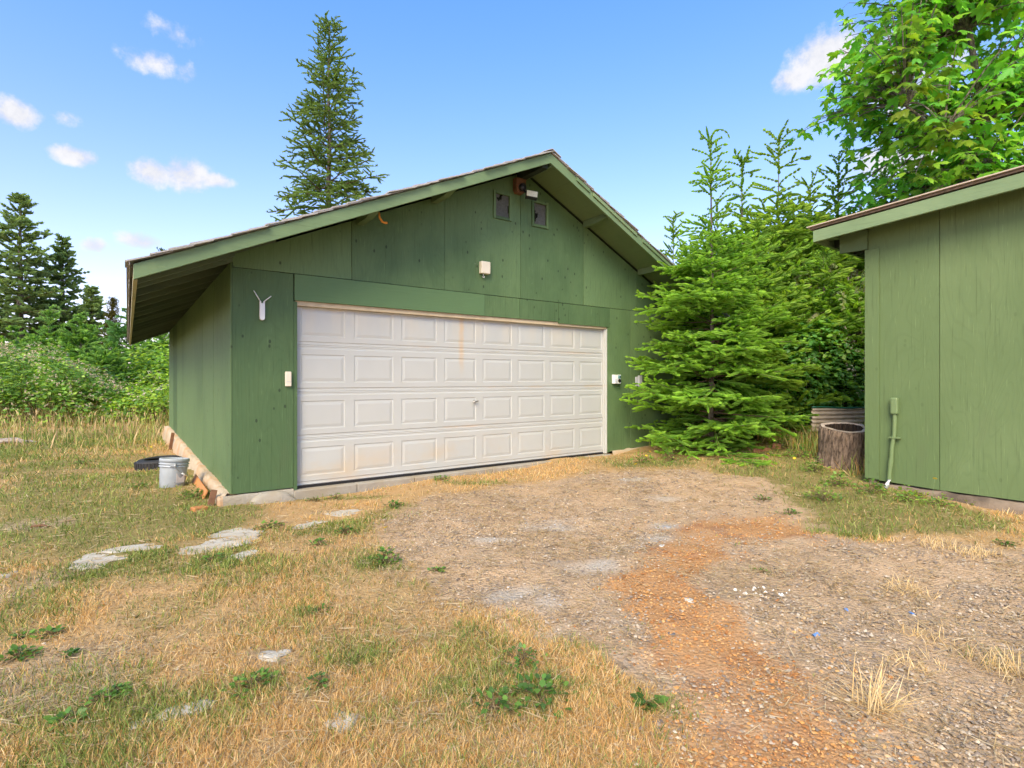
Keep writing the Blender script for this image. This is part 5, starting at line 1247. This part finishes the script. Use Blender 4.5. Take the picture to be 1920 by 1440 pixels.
for i, (u, v, n, s, sp_, lab) in enumerate([(35, 1235, 30, .05, .09, 'largest green leafy weed on the bare straw at the left edge'), (95, 1192, 22, .045, .07, 'green weed above and right of the largest weed at the left'), (40, 1197, 14, .035, .05, 'small green weed directly above the largest left weed'), (128, 1233, 16, .04, .05, 'small isolated green weed right of the largest left weed'),
        (190, 1318, 26, .035, .09, 'low green weed near the bottom left corner'), (125, 1355, 14, .05, .06, 'green weed at the bottom edge left of the rocks'), (215, 1302, 14, .035, .05, 'weed just above the low bottom left weed'), (600, 1148, 26, .03, .08, 'dark green weed in the dry grass left of the drive'), (600, 1282, 22, .03, .07, 'dark weed in the dry grass below centre'),
        (470, 1290, 34, .04, .11, 'spiky green weed in the dry grass between the rocks'), (405, 1052, 30, .035, .12, 'dark weed in front of the largest slab'), (505, 990, 34, .045, .14, 'green weed behind the slabs near the garage corner'), (600, 1022, 24, .04, .10, 'dark green weed in the middle of the dry grass'),
        (650, 1000, 24, .04, .12, 'weed at the left edge of the gravel'), (720, 1055, 40, .05, .13, 'bright grassy weed clump at the left edge of the gravel'), (735, 950, 34, .05, .16, 'green weed clump on the gravel in front of the door'), (820, 1072, 18, .035, .06, 'small weed alone on the gravel'), (830, 900, 28, .05, .13, 'weed tuft against the slab edge under the door'),
        (1215, 1325, 14, .07, .06, 'broad leaf weed at the bottom edge on the orange clay'), (980, 1245, 40, .035, .14, 'dark green weed patch below the pale dust'), (1010, 1310, 44, .05, .16, 'largest green weed patch at the bottom centre'), (930, 1330, 30, .045, .14, 'weed at the bottom edge left of the largest patch'),
        (1432, 938, 20, .04, .10, 'flat grey green weed at the edge of the gravel by the shed'), (1480, 965, 20, .04, .12, 'weed at the tip of the grass by the orange clay'), (1720, 930, 24, .05, .12, 'yellow green seedlings at the foot of the shed beside the pipe'), (1645, 915, 26, .055, .12, 'dark green fern like weed under the shed corner'),
        (1795, 935, 10, .05, .07, 'yellow green seedling at the shed footing'), (1825, 945, 14, .05, .08, 'rightmost yellow green seedling at the shed footing'), (1885, 1022, 14, .04, .08, 'small green weed in the dry grass at the right edge'), (1430, 1075, 12, .025, .06, 'tiny weed alone on the brown gravel'),
        (150, 870, 24, .05, .12, 'green weed left of the bucket'), (260, 915, 26, .05, .12, 'leafy weed in front of the tyre'), (370, 930, 60, .055, .20, 'large leafy weed between the bucket and the garage corner'), (630, 935, 20, .03, .14, 'low creeping weed at the slab under the door'), (590, 940, 20, .03, .12, 'low creeping weed at the concrete lump')]):
    cols = WG if not ('yellow' in lab) else [(.28, .42, .03), (.34, .46, .04)]
    weed('weed', lab, u, v, int(n * 1.6), s * .72, sp_ * .9, cols, 300 + i, GW, .45 if 'grassy' not in lab else .9)
for i, (u, v, n, s, sp_, lab) in enumerate([(1497, 858, 60, .05, .20, 'tall leafy weed left of the hollow stump'), (1530, 885, 50, .05, .18, 'leafy weed at the left foot of the stump'), (1470, 842, 60, .05, .22, 'tall weed between the bricks and the stump'), (1572, 912, 50, .05, .18, 'bushy weed in front of the stump'),
        (1632, 925, 46, .05, .16, 'bushy weed at the shed corner board'), (1700, 940, 40, .05, .16, 'leafy weed right of the white pipe end'), (1765, 950, 36, .045, .14, 'leafy weed below the shed panel joint'), (1205, 868, 46, .05, .2, 'leafy weed at the right end of the door slab'), (1262, 866, 46, .05, .22, 'leafy weed under the left edge of the young fir'), (1545, 940, 50, .05, .2, 'spreading weed in the green patch by the shed')]):
    weed('tall_weed', lab, u, v, n * 2, s * .8, sp_, [(.20, .38, .07), (.28, .46, .08), (.14, .28, .06), (.36, .46, .10)], 360 + i, 'tall weeds by the shed and stump', 1.0)
yel = plain('yellow_petal', (.80, .55, .02), .6, .1)
fmesh = None
def flower(x, y, h, lab, seed):
    r = np.random.default_rng(seed); z = gz1(x, y); root = empty('hawkbit', (x, y, z), r.uniform(0, 6), lab, 'flower', 'yellow hawkbit flowers')
    bx_, by_ = r.normal(0, .03, 2); MB().tube([(0, 0, -.01), (bx_ * .4, by_ * .4, h * .5), (bx_, by_, h)], .0025, 4, False).build('stem', gp_m, root)
    mb = MB(); n = 12
    for k in range(n):
        a = 2 * math.pi * k / n; b = a + .22; rr = .019
        mb.add([(0, 0, 0), (rr * math.cos(a - .2), rr * math.sin(a - .2), .006), (rr * 1.15 * math.cos(a), rr * 1.15 * math.sin(a), .008), (rr * math.cos(a + .2), rr * math.sin(a + .2), .006)], [(0, 1, 2, 3)])
    mb.build('bloom', yel, root, loc=(bx_, by_, h), rot=(R(35), R(float(r.uniform(-20, 20))), 0))
for i, (u, v, h, lab) in enumerate([(1482, 822, .16, 'yellow flower left of the group by the young fir'), (1500, 815, .22, 'tallest yellow flower by the corrugated edging'), (1508, 824, .2, 'yellow flower right of the tallest one'), (1418, 868, .06, 'low yellow flower in front of the bricks'), (1440, 862, .08, 'yellow flower just right of the low one by the bricks'),
        (1482, 872, .1, 'yellow flower on the grass left of the stump'), (1213, 868, .1, 'yellow flower beside the right end of the door'), (1222, 862, .12, 'second yellow flower beside the right end of the door'), (1190, 880, .05, 'low yellow flower in front of the right door jamb'), (1748, 940, .24, 'yellow flower in front of the shed wall'), (1622, 885, .12, 'yellow flower between the stump and the shed corner'), (285, 850, .12, 'yellow flower behind the tyre'), (722, 1000, .05, 'yellow flower in the weeds left of the gravel')]):
    x, y, _ = gp(u, v); flower(x, y, h, lab, 400 + i)
# dry bleached tufts on the right of the drive
for i, (u, v, n, L, lean_, lab) in enumerate([(1640, 1330, 60, .30, 2.2, 'bleached dry tuft lying over at the bottom right'), (1640, 1335, 26, .14, .5, ''), (1740, 1200, 40, .13, 1.6, 'pale dry tuft on the right gravel'), (1700, 1110, 60, .14, 2.0, 'wide flattened dry tuft on the right gravel'), (1760, 1025, 80, .12, .7, 'dry tuft at the edge of the shed grass'), (1720, 1250, 50, .11, 1.8, 'low dry tuft right of centre on the gravel'), (1830, 1040, 70, .12, .7, 'dry tuft near the right edge below the shed'), (1890, 1260, 50, .16, .6, 'greenish dry tuft at the right edge')]):
    if not lab: continue
    L *= .7; x, y, _ = gp(u, v); n *= 2; q = np.clip(r.normal(0, 1, (n, 2)), -1.25, 1.25) * (.05 + .04 * (L < .2)); A = blades(x + q[:, 0], y + q[:, 1] * .8, L * r.uniform(.5, 1.2, n), np.full(n, .004), DRY[[1, 4, 4]][r.integers(0, 3, n)] * r.uniform(.9, 1.2, (n, 1)), r, lean_)
    o = link('dry_tuft', np_mesh('dry_tuft', A[0] - np.array([x, y, gz1(x, y)]), A[1], M['grass'], A[2]), None, (x, y, gz1(x, y))); tag(o, lab, 'grass tuft', 'bleached grass tufts on the drive')
print('TRI', sum(TRI.values()), TRI)
